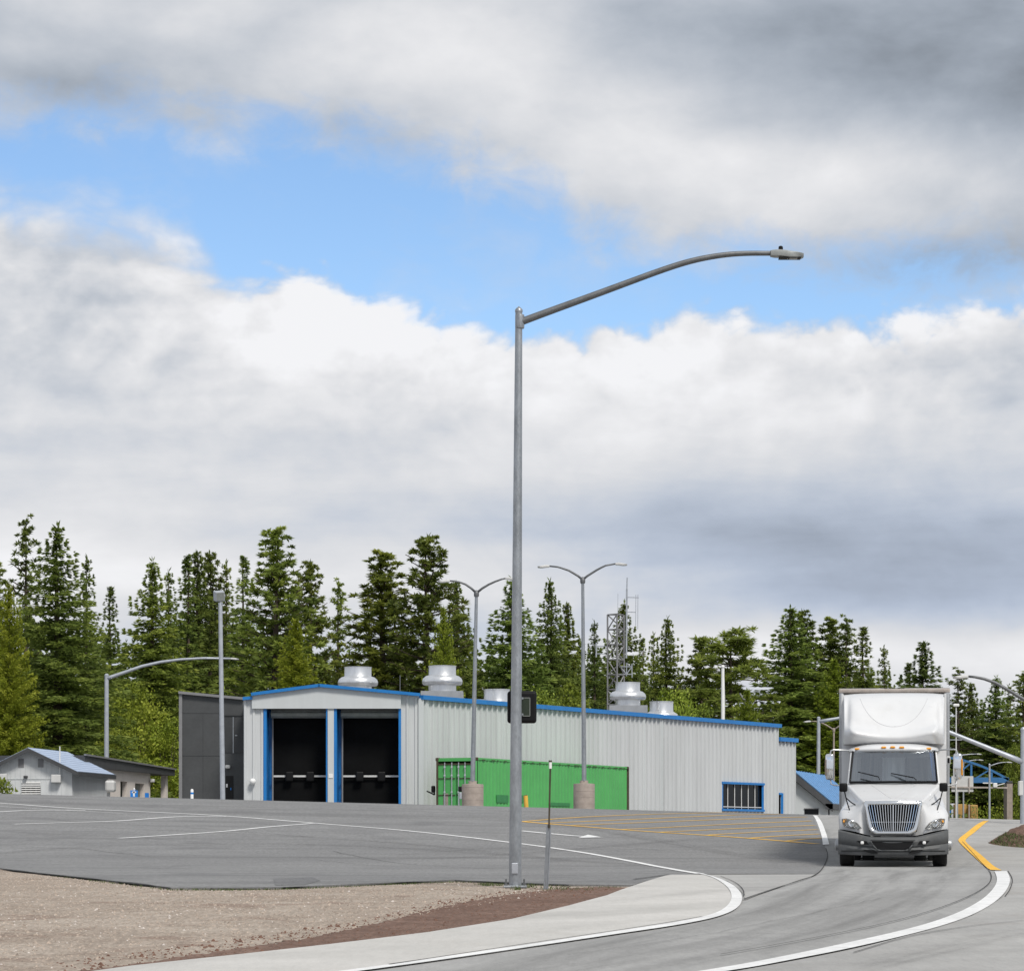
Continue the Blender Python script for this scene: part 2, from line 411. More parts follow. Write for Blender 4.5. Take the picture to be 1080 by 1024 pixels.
for i,(pts,w_) in enumerate([([(0,893),(90,897),(160,905),(230,903)],.022),([(30,880),(140,884),(240,892)],.018),([(420,903),(500,897),(600,893),(700,899)],.018),([(350,899),(430,913),(520,918)],.02),([(250,912),(330,908),(420,916)],.016),([(640,893),(720,900),(800,903),(868,899)],.016),
    ([(60,866),(200,874),(330,884)],.03),([(600,1012),(720,994),(830,972),(930,950)],.006)]):
    strip('c',crack(pts,40+i),w_,M['tar'],.047,mk)
tag(mk.build('pavement_cracks',M['tar']),None,None,None,'structure')
M['patchd']=groundmat('newer dark asphalt patch',(.160,.160,.163),(.195,.195,.196),1,.3,.11,.88,.5,None,0,55)
drape('asphalt_patch',[(288,929),(330,927.4),(338,931),(322,935.6),(290,936.2)],M['patchd'],.045)
mm=bpy.data.materials.new('tyre wear film'); mm.use_nodes=True; q=NT(mm.node_tree)
bs0=mm.node_tree.nodes['Principled BSDF']; bs0.inputs['Base Color'].default_value=(.06,.058,.056,1); bs0.inputs['Roughness'].default_value=.85
mpn=q.node('ShaderNodeCombineXYZ',{'X':q.node('ShaderNodeAttribute',attribute_name='across').outputs['Fac'],'Y':q.node('ShaderNodeAttribute',attribute_name='along').outputs['Fac'],'Z':0.0})
uvx=q.node('ShaderNodeAttribute',attribute_name='edge').outputs['Fac']
al=q.m('MULTIPLY',q.m('MULTIPLY',q.ss(q.noise(mpn.outputs[0],1.0,6,.6),.30,.75),q.ss(uvx,.0,.9)),.20)
trn=q.node('ShaderNodeBsdfTransparent'); mx0=q.node('ShaderNodeMixShader',{0:al}); q.l.new(trn.outputs[0],mx0.inputs[1]); q.l.new(bs0.outputs[0],mx0.inputs[2]); q.l.new(mx0.outputs[0],mm.node_tree.nodes['Material Output'].inputs['Surface']); M['wear']=mm
def wear(pts,w,off):
    P=smoothpts(pts,3); vs=[]; fs=[]; ed=[]; ac=[]; lg=[]; n=7; ln=pts[0][0]
    for i,p in enumerate(P):
        t=(P[min(i+1,len(P)-1)]-P[max(i-1,0)]).normalized(); nr=Vector((-t.y,t.x))
        if i: ln+=(p-P[i-1]).length
        for k in range(n):
            u=k/(n-1)*2-1; c=p+nr*w/2*u; vs.append((c.x,c.y,g(c.x,c.y)+off)); ed.append((1-abs(u))*min(1,i/6,(len(P)-1-i)/6)); ac.append(u*w*2.2+pts[0][1]); lg.append(ln*.10)
    for i in range(len(P)-1):
        for k in range(n-1): a=i*n+k; fs.append((a,a+1,a+n+1,a+n))
    me=bpy.data.meshes.new('tyre_wear'); me.from_pydata(vs,[],fs); me.materials.append(M['wear']); at=me.attributes.new('edge','FLOAT','POINT'); at.data.foreach_set('value',ed)
    for nm,dt in (('across',ac),('along',lg)): at=me.attributes.new(nm,'FLOAT','POINT'); at.data.foreach_set('value',dt)
    tag(link('tyre_wear',me),None,None,None,'structure')
for i,(pts,w_) in enumerate([([(893,914),(884,930),(850,950),(790,970),(700,990),(590,1012),(440,1040),(300,1065)],1.0),([(994,914),(988,935),(962,955),(905,977),(825,998),(700,1024),(560,1052)],1.0),([(945,916),(936,935),(906,953),(850,974),(765,995),(650,1018),(500,1046)],.9),
    ([(1085,985),(1000,1003),(900,1030)],.9),([(870,873),(878,895),(884,915)],.8),([(-40,905),(100,893),(260,890),(420,895),(560,905),(700,915)],1.2),([(60,872),(250,880),(430,890),(600,908)],1.0),([(560,862),(640,878),(730,895),(840,912)],1.1),([(300,905),(420,908),(520,905),(640,894),(760,884)],1.0)]): wear(pts,w_,.047+.0007*i)
# tar-dark ragged lip where asphalt meets gravel
lip=[G(*p) for p in [(-150,899.3),(0,917.3),(60,924.6),(120,931.3),(180,938.7),(240,938.9),(300,938.2),(390,934.2),(480,930.2),(540,933.2),(600,935.2),(666,935.6)]]
strip('asphalt_edge',lip,lambda t:.10+.06*math.sin(t*61)+.04*math.sin(t*173),M['tar'],.043)
# gravel stones, weeds
rnd=random.Random(3)
def stones(name,region,n,mat,smin,smax,seed):
    rr=random.Random(seed); m=MB()
    P=[G(*p) for p in region]
    x0=min(p.x for p in P);x1=max(p.x for p in P);y0=min(p.y for p in P);y1=max(p.y for p in P)
    def inside(x,y):
        c=False
        for i in range(len(P)):
            a,b=P[i],P[i-1]
            if (a.y>y)!=(b.y>y) and x<(b.x-a.x)*(y-a.y)/(b.y-a.y)+a.x: c=not c
        return c
    k=0
    while k<n:
        x,y=rr.uniform(x0,x1),rr.uniform(y0,y1)
        if not inside(x,y): continue
        k+=1; s=rr.uniform(smin,smax)*(1 if rr.random()<.93 else 1.8); z=g(x,y)+.012; a=rr.random()*PI
        ca,sa=math.cos(a)*s,math.sin(a)*s; h=s*rr.uniform(.5,.9); q=rr.uniform(.5,1)
        m.add([(x+ca,y+sa,z),(x-sa*q,y+ca*q,z),(x-ca,y-sa,z),(x+sa*q,y-ca*q,z),(x+ca*.3,y+sa*.3,z+h),(x-ca*.3,y-sa*.3,z+h*.9)],
              [(0,1,4),(1,5,4),(1,2,5),(2,3,5),(3,4,5),(3,0,4)])
    o=m.build(name,mat); tag(o,None,None,None,'stuff'); return o
GR=[(-20,916),(60,925),(180,940),(300,939.5),(480,932),(600,937),(560,947),(440,967),(350,985),(200,1005),(60,1022),(-20,1030)]
M['stone']=mat('mixed pebbles',(.34,.28,.23),.9,0,.5,14)
M['redstone']=mat('red brown crumbs',(.14,.075,.052),.95,0,.4,14)
M['stonep']=mat('pale pebbles',(.55,.50,.46),.9,0,.25,14)
tag(stones('gravel_stones',GR,6500,M['stone'],.008,.020,5),'loose tan gravel stones on the bare shoulder','gravel')
tag(stones('pale_gravel_stones',GR,420,M['stonep'],.008,.017,6),'pale gravel stones scattered over the shoulder','gravel')
tag(stones('red_dirt_crumbs',[(650,938),(560,938),(470,950),(380,972),(250,990),(60,1016),(60,1030),(250,1011),(350,999),(450,987),(540,972)],2000,M['redstone'],.008,.020,7),'red brown dirt crumbs along the pale apron edge','dirt')
def weeds(name,spots,mat,seed,label):
    rr=random.Random(seed); m=MB()
    for px,py,n,sp,h in spots:
        c=G(px,py)
        for _ in range(n):
            x=c.x+rr.gauss(0,sp);y=c.y+rr.gauss(0,sp*1.5);z=g(x,y)+.01;a=rr.random()*PI;hh=h*rr.uniform(.4,1)
            w=.008; dx,dy=math.cos(a),math.sin(a); lx,ly=rr.gauss(0,.5)*hh,rr.gauss(0,.5)*hh
            m.add([(x-dx*w,y-dy*w,z),(x+dx*w,y+dy*w,z),(x+lx,y+ly,z+hh)],[(0,1,2)])
    o=m.build(name,mat); return tag(o,label,'weeds',None,'stuff')
M['grass']=mat('dull green grass',(.075,.10,.03),.8,0,.35,6)
sp=[(519,934.5,110,.10,.06),(510,933.5,60,.1,.05),(556,936.5,70,.08,.08),(590,937.6,60,.15,.05),(600,939,90,.25,.05),(545,939,40,.05,.09),(640,937,50,.2,.04)]
for i in range(46): sp.append((90+i*10.2, (931-3+i*10.2*0 if 0 else None) or 0, 0,0,0))
sp=[s for s in sp if s[2]]
for i in range(60):
    px=60+i*9.0
    py=[924.6,931.3,938.7,938.9,938.2,934.2,930.2,933.2][0]
    t=[(60,925),(120,931.8),(180,939.2),(240,939.4),(300,938.7),(390,934.7),(480,930.8),(600,935.8)]
    for (a,b_) in zip(t[:-1],t[1:]):
        if a[0]<=px<=b_[0]: py=a[1]+(b_[1]-a[1])*(px-a[0])/(b_[0]-a[0])
    sp.append((px,py,rnd.randint(4,26),.10,.045))
weeds('verge_weeds',sp,M['grass'],9,'thin weeds along the asphalt edge and around the lamp base')
# mound of red dirt on the right, its foot grassed
def mound():
    c=G(1112,896); m=MB(); n=40; k=26
    rr=random.Random(4)
    for j in range(k+1):
        for i in range(n):
            a=2*PI*i/n; r=j/k
            rx,ry=1.30,3.4
            x=c.x+math.cos(a)*rx*r; y=c.y+2.8+math.sin(a)*ry*r
            h=.60*(1-r*r)**1.3+ (rr.uniform(-.03,.03) if 0<j<k else 0)
            m.v.append((x,y,g(x,y)+.03+h))
    for j in range(k):
        for i in range(n):
            i2=(i+1)%n; m.f.append((j*n+i,j*n+i2,(j+1)*n+i2,(j+1)*n+i))
    o=m.build('dirt_mound',M['reddirt'],smooth=True); tag(o,None,None,None,'structure')
    w=MB()
    for _ in range(1500):
        a=rr.uniform(PI*.95,PI*1.75); r=rr.uniform(.62,1.0)
        x=c.x+math.cos(a)*1.30*r;y=c.y+2.8+math.sin(a)*3.4*r
        z=g(x,y)+.03+.60*(1-r*r)**1.3; hh=rr.uniform(.04,.10); q=rr.random()*PI
        w.add([(x-.012*math.cos(q),y-.012*math.sin(q),z),(x+.012*math.cos(q),y+.012*math.sin(q),z),(x+rr.gauss(0,.04),y+rr.gauss(0,.04),z+hh)],[(0,1,2)])
    tag(w.build('mound_grass',M['grass']),'short grass on the foot of the red dirt mound','grass',None,'stuff')
mound()
# ------------------------------------------------------------------ buildings
def ribbed(m, A, B, segs, pitch=.5, depth=.10, out=1):
    """ribbed sheet along A->B; segs = (s0,s1,z0,z1) in metres along the wall, z1 may be a function of s"""
    A=Vector(A); B=Vector(B); t=(B-A).normalized(); n=Vector((t.y,-t.x))*out
    for s0,s1,z0,z1 in segs:
        zf=z1 if callable(z1) else (lambda s,z=z1:z)
        pts=[(s0,0)]; k=math.floor(s0/pitch)-1
        while k*pitch < s1:
            b=k*pitch
            for ds,dd in ((.0,0),(.03,1),(.13,1),(.16,0)):
                s=b+ds
                if s0+1e-4<s<s1-1e-4: pts.append((s,dd*depth))
            k+=1
        pts.append((s1,0))
        vs=[]
        for s,d in pts:
            p=A+t*s+n*d
            vs += [(p.x,p.y,z0),(p.x,p.y,zf(s))]
        m.add(vs,[(2*i,2*i+2,2*i+3,2*i+1) for i in range(len(pts)-1)])
def zof(py,D): return EZ+(HZ-py)/F*D
GD=140.0
def gx(px): return (px-CX)/F*GD
def gz(py): return zof(py,GD)
A2=Vector((gx(443),GD)); B2=Vector(((820-CX)/F*173.8,173.8)); L2=(B2-A2).length; T2=(B2-A2)/L2; N2=Vector((T2.y,-T2.x))
EAVE=gz(735.3); ROOF=EAVE-.22; ZB=1.9
def wall_s(px):                               # where a column of the picture meets the long wall
    u=(px-CX)/F
    return (u*A2.y-A2.x)/(T2.x-u*T2.y)
def wall_z(px,py): 
    return zof(py,(A2+T2*wall_s(px)).y)
wh=thing('inspection_building','long pale grey ribbed metal building with blue trim and two black roller doors','building',(gx(350),GD,2.2))
# long wall with the window opening
s0,s1=wall_s(760.5),wall_s(803.5); wz0,wz1=wall_z(782,853),wall_z(782,826)
m=MB()
ribbed(m,A2,B2,[(0,s0,ZB,EAVE),(s0,s1,ZB,wz0),(s0,s1,wz1,EAVE),(s1,L2,ZB,EAVE)])
m.build('long_wall',M['wall'],wh)
for px in (448,529,678,697,816.5):               # joint flashings and corner posts
    s=wall_s(px); p=A2+T2*s+N2*.035; m=MB(); m.beam((p.x,p.y,ZB),(p.x,p.y,EAVE-.05),.20,.16); m.build('joint_flashing',M['wall2'],wh)
m=MB(); p=A2+T2*.08+N2*.03; m.box((p.x-.14,p.y-.14,ZB),(p.x+.12,p.y+.12,EAVE-.05)); m.build('corner_flashing',M['wall2'],wh)
# window
def wp(s,o,z): q=A2+T2*s+N2*o; return Vector((q.x,q.y,z))
m=MB(); fw=.13
for a,b in (((s0,wz0-fw/2),(s1,wz0-fw/2)),((s0,wz1),(s1,wz1))): m.beam(wp(a[0]-.1,.06,a[1]),wp(b[0]+.1,.06,b[1]),.2,fw)
for s in (s0,s1): m.beam(wp(s,.06,wz0),wp(s,.06,wz1),.13,.13)
win=m.build('window',M['blue'],wh)
m=MB()
for i in range(1,6):
    s=s0+(s1-s0)*i/6; m.beam(wp(s,-.02,wz0),wp(s,-.02,wz1),.05,.05)
m.beam(wp(s0,.0,wz0+.12),wp(s1,.0,wz0+.12),.05,.05)
m.build('mullion',M['greyl'],win)
m=MB(); m.prism([wp(s0,-.05,wz0),wp(s1,-.05,wz0),wp(s1,-.05,wz1),wp(s0,-.05,wz1)],(-N2.x*.02,-N2.y*.02,0)); m.build('pane',M['glassdark'],win)
# wing at the far end, lower roof
C2=A2+T2*wall_s(838.3); WZ=zof(780,B2.y+.5)
m=MB(); sd0,sd1=L2+.05,wall_s(823.2); dz=zof(838,174.6)
ribbed(m,A2,C2,[(L2,sd0,ZB-.6,WZ),(sd0,sd1,dz,WZ),(sd1,(C2-A2).length,ZB-.6,WZ)])
q=C2; m.add([(q.x,q.y,ZB-.6),(q.x-6,q.y+3.6,ZB-.6),(q.x-6,q.y+3.6,WZ),(q.x,q.y,WZ)],[(0,1,2,3)])
m.build('wing_wall',M['wall'],wh)
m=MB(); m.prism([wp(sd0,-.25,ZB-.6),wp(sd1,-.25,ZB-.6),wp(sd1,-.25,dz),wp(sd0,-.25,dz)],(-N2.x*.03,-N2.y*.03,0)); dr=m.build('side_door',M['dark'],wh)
m=MB(); m.beam(wp(sd1+.1,.05,ZB-.6),wp(sd1+.1,.05,dz+.1),.16,.14); m.beam(wp(sd0,.05,dz+.05),wp(sd1,.05,dz+.05),.14,.12); m.build('door_frame',M['blue'],dr)
# gable front
zl=gz(733); zr=gz(733.4); za=gz(723.6); ax=gx(337)
def gtop(x):
    return zl+(za-zl)*(x-gx(265))/(ax-gx(265)) if x<ax else za+(zr-za)*(x-ax)/(gx(443)-ax)
hz=gz(747.3); d1=(gx(278.5),gx(345.5)); d2=(gx(352.5),gx(422)); GA=(gx(257),GD); GBp=(gx(443),GD); X0=gx(257)
m=MB()
ribbed(m,GA,GBp,[(0,gx(266)-X0,ZB-.3,gz(737.3)),(gx(266)-X0,d1[0]-X0,ZB-.3,lambda s:gtop(X0+s)-.05),(d1[1]-X0,d2[0]-X0,ZB-.3,hz),(d2[1]-X0,gx(443)-X0,ZB-.3,lambda s:gtop(X0+s)-.05)],pitch=.42,depth=.06)
m.build('front_wall',M['wall'],wh)
m=MB()                                          # plain header panel, proud of the ribs
hx0,hx1=gx(266),gx(423)
m.prism([(hx0,GD-.20,hz),(hx1,GD-.20,hz),(hx1,GD-.20,gtop(hx1)-.04),(ax,GD-.20,za-.04),(hx0,GD-.20,zl-.04)],(0,.26,0))
m.build('header_panel',M['wall2'],wh)
m=MB(); m.box((gx(345.7),GD-.12,ZB-.3),(gx(352.3),GD+1.5,hz)); m.box((gx(345.9)-.0,GD-.15,ZB-.3),(gx(346.4),GD-.1,hz)); m.build('door_pier',M['wall2'],wh)
m=MB()
for (a,b_) in (d1,d2):
    m.box((a-.02,GD-.10,ZB-.3),(a+.13,GD+1.6,hz-.002)); m.box((b_-.07,GD-.10,ZB-.3),(b_+.05,GD+1.6,hz-.002))
    m.box((a+.13,GD+1.45,ZB-.3),(a+.30,GD+1.6,hz-.002))
m.build('door_jamb',M['blue'],wh)
for (a,b_) in (d1,d2):
    m=MB(); nx_=24; nz_=20; rr=random.Random(int(a*10))
    for j in range(nz_+1):
        for i in range(nx_+1):
            x=a+.32+(b_-.08-a-.32)*i/nx_; z=ZB-.3+(hz-.28-ZB+.3)*j/nz_
            bulge=.10*math.sin(PI*i/nx_)*math.sin(PI*min(1,j/nz_*1.6))+.012*math.sin(j*2.1+i*.2)+rr.uniform(-.006,.006)
            m.v.append((x,GD+1.3-bulge,z))
    for j in range(nz_):
        for i in range(nx_): k=j*(nx_+1)+i; m.f.append((k,k+1,k+nx_+2,k+nx_+1))
    d=m.build('roller_door',M['black'],wh,smooth=True)
    zbar=gz(817.8)
    m=MB(); m.box((a+.33,GD+1.02,zbar-.045),(b_-.09,GD+1.08,zbar+.045)); m.build('wind_bar',M['greyl'],d)
    for fx in (.31,.69):
        xx=a+.32+(b_-a-.4)*fx; m=MB(); m.rbox((xx,GD+.96,zbar-.02),(.40,.16,.50),.07); m.build('bar_clamp',M['blackp'],d)
    m=MB(); m.box((a+.30,GD+.55,hz-.42),(b_-.06,GD+1.2,hz-.03)); m.tube([(a+.30,GD+.52,hz-.25),(b_-.06,GD+.52,hz-.25)],.14,12); m.build('roller_housing',M['steelbox'],d)
    m=MB(); m.beam((a+.345,GD+1.0,ZB-.3),(a+.345,GD+1.0,hz-.4),.07,.07); m.build('guide_rail',M['trimgrey'],d)
m=MB(); m.box((gx(346.8),GD-.15,gz(820.2)),(gx(351.3),GD-.12,gz(816))); m.build('notice_plate',M['white'],wh)
m=MB(); m.lathe((gx(267),GD-.22,gz(824)),[(.02,-.17),(.11,-.12),(.155,-.02),(.15,.06),(.09,.13),(.02,.15)],14); m.box((gx(267)-.06,GD-.2,gz(824)-.05),(gx(267)+.06,GD+.02,gz(824)+.08)); m.build('globe_light',M['white'],wh,smooth=True,angle=40)
# roof and blue edge
m=MB()
m.prism([(gx(258),GD+.05,ROOF),(gx(443)-.05,GD+.05,ROOF),(B2.x-.1,B2.y,ROOF),(B2.x-9,B2.y+8,ROOF),(gx(258)-2,GD+26,ROOF)],(0,0,-.2))
m.prism([(gx(266),GD+.1,ROOF+.01),(gx(441),GD+.1,ROOF+.01),(ax,GD+.1,za-.12)],(0,4.0,0))
q=A2+T2*L2
m.prism([(q.x,q.y,WZ-.05),(C2.x,C2.y,WZ-.05),(C2.x-7,C2.y+4.4,WZ-.05),(q.x-7,q.y+4.4,WZ-.05)],(0,0,-.15))
rf=m.build('roof',M['trimgrey'],wh)
m=MB()
# far walls, seen only from other sides
for a,b_ in (((B2.x,B2.y),(B2.x-9,B2.y+8)),((B2.x-9,B2.y+8),(gx(258)-2,GD+26)),((gx(258)-2,GD+26),(gx(257),GD+.02))):
    m.add([(a[0],a[1],ZB-.6),(b_[0],b_[1],ZB-.6),(b_[0],b_[1],ROOF),(a[0],a[1],ROOF)],[(0,1,2,3)])
m.build('rear_wall',M['wall2'],wh)
m=MB(); hh=.15
m.beam((gx(256.4),GD-.12,gz(736.8)),(gx(266.6),GD-.12,gz(735.9)),.3,hh)
m.beam((gx(265.5),GD-.24,zl+.03),(ax+.02,GD-.24,za+.03),.3,hh)
m.beam((ax-.02,GD-.24,za+.03),(gx(443.3),GD-.24,zr+.03),.3,hh)
a=A2+N2*.10-T2*.05; b_=B2+N2*.10+T2*.15
m.beam((a.x,a.y,EAVE-.0),(b_.x,b_.y,EAVE-.0),.26,.22)
a=B2+N2*.08; b_=C2+N2*.08+T2*.1
m.beam((a.x,a.y,WZ+.02),(b_.x,b_.y,WZ+.02),.26,.24)
m.beam((b_.x,b_.y,WZ+.02),(b_.x-6,b_.y+3.7,WZ+.02),.2,.22)
m.build('blue_edge_trim',M['blue'],wh)
m=MB(); p=wp(wall_s(421.5+22),-.4,EAVE); m.tube([(gx(421.6),GD+.4,EAVE-.3),(gx(421.6),GD+.4,gz(711.5))],.022,6); m.build('roof_aerial',M['galvdark'],wh)
for px,D,w,h in ((438,147,.55,.62),(506,151,.35,.68)):   # low boxes on the roof edge
    m=MB(); x=(px-CX)/F*D; m.box((x-w,D-.4,ROOF),(x+w,D+.5,ROOF+h)); m.build('roof_box',M['alu'],wh)
# exhaust fans
def fan(px,D,tall,label):
    x=(px-CX)/F*D; t=thing('exhaust_fan',label,'exhaust fan',(x,D,ROOF),0,'exhaust fans on the roof'); z=ROOF
    zt=9.18-7.0+7.0+EZ; base=ROOF
    if tall:
        zb=EZ+8.25
        m=MB(); m.box((x-1.08,D-1.08,base),(x+1.08,D+1.08,EZ+7.86)); m.build('curb',M['alu'],t)
        m=MB(); m.lathe((x,D,0),[(.72,EZ+7.86),(.72,zb+.05)],28); m.build('neck',M['fan'],t,smooth=True,angle=40)
        m=MB(); m.lathe((x,D,0),[(.74,zb-.02),(.98,zb-.03),(1.04,zb+.04),(1.05,zb+.16),(1.0,zb+.30),(.86,zb+.42),(.72,zb+.46)],32); m.build('wind_band',M['fan'],t,smooth=True,angle=50)
        m=MB(); m.lathe((x,D,0),[(.72,zb+.44),(.705,zb+.47),(.705,EZ+9.16),(.725,EZ+9.165),(.725,EZ+9.2),(.68,EZ+9.2),(.67,EZ+8.9)],32); m.build('discharge_stack',M['fan'],t,smooth=True,angle=40)
    else:
        zs=EZ+7.50
        m=MB(); m.lathe((x,D,0),[(.95,base),(.95,zs),(.90,zs+.06),(.76,zs+.14),(.70,zs+.18)],32); m.build('wind_band',M['fan'],t,smooth=True,angle=50)
        m=MB(); m.lathe((x,D,0),[(.70,zs+.17),(.69,zs+.2),(.69,EZ+8.21),(.71,EZ+8.22),(.71,EZ+8.26),(.66,EZ+8.26),(.65,EZ+8.0)],32); m.build('discharge_stack',M['fan'],t,smooth=True,angle=40)
fan(377.5,148,1,'round silver exhaust fan on the roof above the two black doors')
fan(466.5,147,1,'round silver exhaust fan on a square base behind the left twin arm lamp')
fan(524,152,0,'low silver exhaust fan half hidden by the tall lamp pole')
fan(662,162,1,'round silver exhaust fan on the roof below the lattice antenna tower')
fan(697.5,165,0,'low silver exhaust fan without a base, right of the antenna tower')
# ---- dark annex
AD=143.0; X=lambda px:(px-CX)/F*AD; Z=lambda py:zof(py,AD)
an=thing('annex','tall dark grey flat faced annex left of the ribbed metal building','building',(X(222),AD,2.3))
yb=AD+9
m=MB(); m.prism([(X(190),AD,ZB-.2),(X(256.8),AD,ZB-.2),(X(256.8),AD,Z(737.5)),(X(190),AD,Z(731))],(0,9,0)); m.build('wall',M['annex'],an)
m=MB(); m.beam((X(188.6),AD-.05,Z(730.2)),(X(257),AD-.05,Z(736.6)),.3,.13); m.beam((X(190.6),AD-.03,ZB-.2),(X(190.6),AD-.03,Z(731.5)),.16,.14); m.build('edge_trim',M['trimgrey'],an)
m=MB()
for px in (214,): m.box((X(px)-.006,AD-.008,ZB),(X(px)+.012,AD+.01,Z(752)))
for py in (752,797): m.box((X(191),AD-.012,Z(py)-.006),(X(233),AD+.01,Z(py)+.006))
m.build('panel_seam',M['annexd'],an)
m=MB(); m.box((X(236.5),AD-.02,Z(794)),(X(256.4),AD+.01,Z(755))); m.box((X(236.5),AD-.07,Z(754.8)),(X(256.4),AD-.0,Z(753.4)))
gd=m.build('loading_door',M['annexd'],an)
m=MB(); m.box((X(246)-.02,AD-.04,Z(794)),(X(246)+.02,AD-.02,Z(756))); m.box((X(248),AD-.06,Z(776)),(X(250.4),AD-.02,Z(775))); m.build('door_latch',M['galv'],gd)
m=MB(); m.box((X(237.5),AD-.02,ZB-.2),(X(246.2),AD+.01,Z(818))); d=m.build('entrance_door',M['dark'],an)
m=MB(); m.box((X(238.4),AD-.045,Z(830)),(X(240.2),AD-.02,Z(826.5))); m.build('notice',M['white'],d)
m=MB(); m.box((X(243),AD-.045,Z(833)),(X(244),AD-.02,Z(830.5))); m.build('notice',M['signblue'],d)
m=MB(); m.rbox((X(240.6),AD-.16,Z(808.6)),(.24,.32,.18),.05); m.build('canopy_lamp',M['greyl'],an)
# ---- hut on the left
HD=150.0; X=lambda px:(px-CX)/F*HD; Z=lambda py:zof(py,HD)
hu=thing('hut','small pale grey gabled hut with blue grey metal roof at the left edge','hut',(X(20),HD,2.4))
dp=6.2; sx=.98
m=MB(); xl=X(-22); xr=X(76)
def htop(x):
    return Z(791.5)-(abs(x-X(31)))*( (Z(791.5)-Z(812))/(X(79)-X(31)))
pts=[(xl,HD,ZB-.2)]
m.prism([(xl,HD,ZB-.2),(xr,HD,ZB-.2),(xr,HD,htop(xr)),(X(31),HD,Z(791.5)),(xl,HD,htop(xl))],(sx,dp,0)); w=m.build('wall',M['hutwall'],hu)
m=MB()
k=xl+.3
while k<xr-.1: m.box((k-.012,HD-.014,ZB-.2),(k+.012,HD+.005,htop(k)-.1)); k+=.27
m.box((xl,HD-.03,Z(821.6)),(X(56),HD,Z(821.6)+.035)); m.build('siding_batten',M['wall2'],hu)
m=MB(); th=.19
apx=(X(31),HD-.45,Z(788.5))
R_=(X(83.5),HD-.45,Z(813.5)); L_=(X(-28),HD-.45,Z(817.5))
for e in (R_,L_):
    v=[Vector(apx),Vector(e),Vector(e)+Vector((sx,dp+.9,0)),Vector(apx)+Vector((sx,dp+.9,0))]
    m.prism(v,(0,0,-.05))
r_=m.build('roof',M['hutroof'],hu)
m=MB(); 
for e in (R_,L_):
    for kk in range(0,11):
        a=Vector(apx).lerp(Vector(e),kk/10); m.beam(a+Vector((0,.02,.005)),a+Vector((sx,dp+.88,.005)),.02,.02)
m.build('roof_seam',M['hutroof'],r_)
m=MB()
for e in (R_,L_):
    d_=Vector((0,-.03,-.20)); m.prism([Vector(apx)+d_*.0+Vector((0,0,-.02)),Vector(e)+Vector((0,0,-.02)),Vector(e)+Vector((0,0,-.24)),Vector(apx)+Vector((0,0,-.24))],(0,-.06,0))
m.prism([Vector(R_)+Vector((.01,0,-.03)),Vector(R_)+Vector((sx,dp+.9,-.03)),Vector(R_)+Vector((sx,dp+.9,-.25)),Vector(R_)+Vector((.01,0,-.25))],(.05,0,0))
m.build('fascia',M['fascia'],hu)
for px in (19.4,40):
    m=MB(); m.box((X(px),HD-.03,Z(809)),(X(px+5.8),HD+.01,Z(800))); m.build('gable_vent',M['trimgrey'],hu)
m=MB(); 
for k in range(6): z=Z(837)+k*.115; m.prism([(X(22.8),HD-.05,z),(X(42.8),HD-.05,z),(X(42.8),HD-.0,z+.06),(X(22.8),HD-.0,z+.06)],(0,-.008,-.012))
lv=m.build('louvre',M['greyl'],hu)
m=MB(); m.box((X(22.8),HD-.012,Z(840)),(X(42.8),HD+.01,Z(829))); m.build('louvre_back',M['dark'],lv)
m=MB(); m.rbox((X(60),HD-.2,Z(821)),(.50,.38,.42),.03); eb=m.build('electric_box',M['greyl'],hu)
m=MB(); m.tube([(X(63.5),HD-.12,Z(816)),(X(63.5),HD-.12,Z(787))],.03,8); m.build('conduit_mast',M['white'],eb)
m=MB(); m.rbox((X(2.5),HD-.15,Z(820)),(.55,.3,.42),.03); m.build('wall_cabinet',M['greyl'],hu)
m=MB(); m.rbox((X(27.5),HD-.14,Z(819)),(.2,.25,.12),.03); m.build('flood_lamp',M['fascia'],hu)
m=MB(); m.rbox((X(105)+.1,HD+3.4,Z(827.5)),(.52,.8,.62),.12); m.box((X(103),HD+3.4,ZB),(X(106),HD+3.6,Z(834))); m.build('air_duct',M['greyl'],hu)
# ---- restroom block behind the hut
P0=Vector(((84-CX)/F*156,156.0)); P1=Vector(((178-CX)/F*176,176.0)); LB=(P1-P0).length; TB=(P1-P0)/LB; NB=Vector((TB.y,-TB.x))
def bs(px): u=(px-CX)/F; return (u*P0.y-P0.x)/(TB.x-u*TB.y)
def bp(s,o,z): q=P0+TB*s+NB*o; return Vector((q.x,q.y,z))
def bz(px,py): return zof(py,(P0+TB*bs(px)).y)
bl=thing('block_building','cream concrete block building with thick charcoal flat roof edge behind the hut','building',(P0.x,P0.y,2.3))
zw=bz(100,809.5); zr2=bz(178,817.5)
def ztop(s): return zw+(zr2-zw)*(s-bs(100))/(LB-bs(100))
ops=[(bs(110),bs(115),bz(112,821.5)),(bs(127),bs(134.2),bz(130,823.8)),(bs(142.4),bs(152.2),bz(147,826)),(bs(158.5),bs(171),None)]
m=MB(); cur=0
for a,b_,zt in ops:
    m.prism([bp(cur,0,ZB-.2),bp(a,0,ZB-.2),bp(a,0,ztop(a)),bp(cur,0,ztop(cur))],(-NB.x*.3,-NB.y*.3,0))
    if zt: m.prism([bp(a,0,zt),bp(b_,0,zt),bp(b_,0,ztop(b_)),bp(a,0,ztop(a))],(-NB.x*.3,-NB.y*.3,0))
    cur=b_
m.build('wall',M['block'],bl)
m=MB(); m.prism([bp(bs(174.6),0,ZB-.2),bp(bs(177),0,ZB-.2),bp(bs(177),0,ztop(LB)),bp(bs(174.6),0,ztop(LB))],(-NB.x*.3,-NB.y*.3,0))
m.build('pier',M['block'],bl)
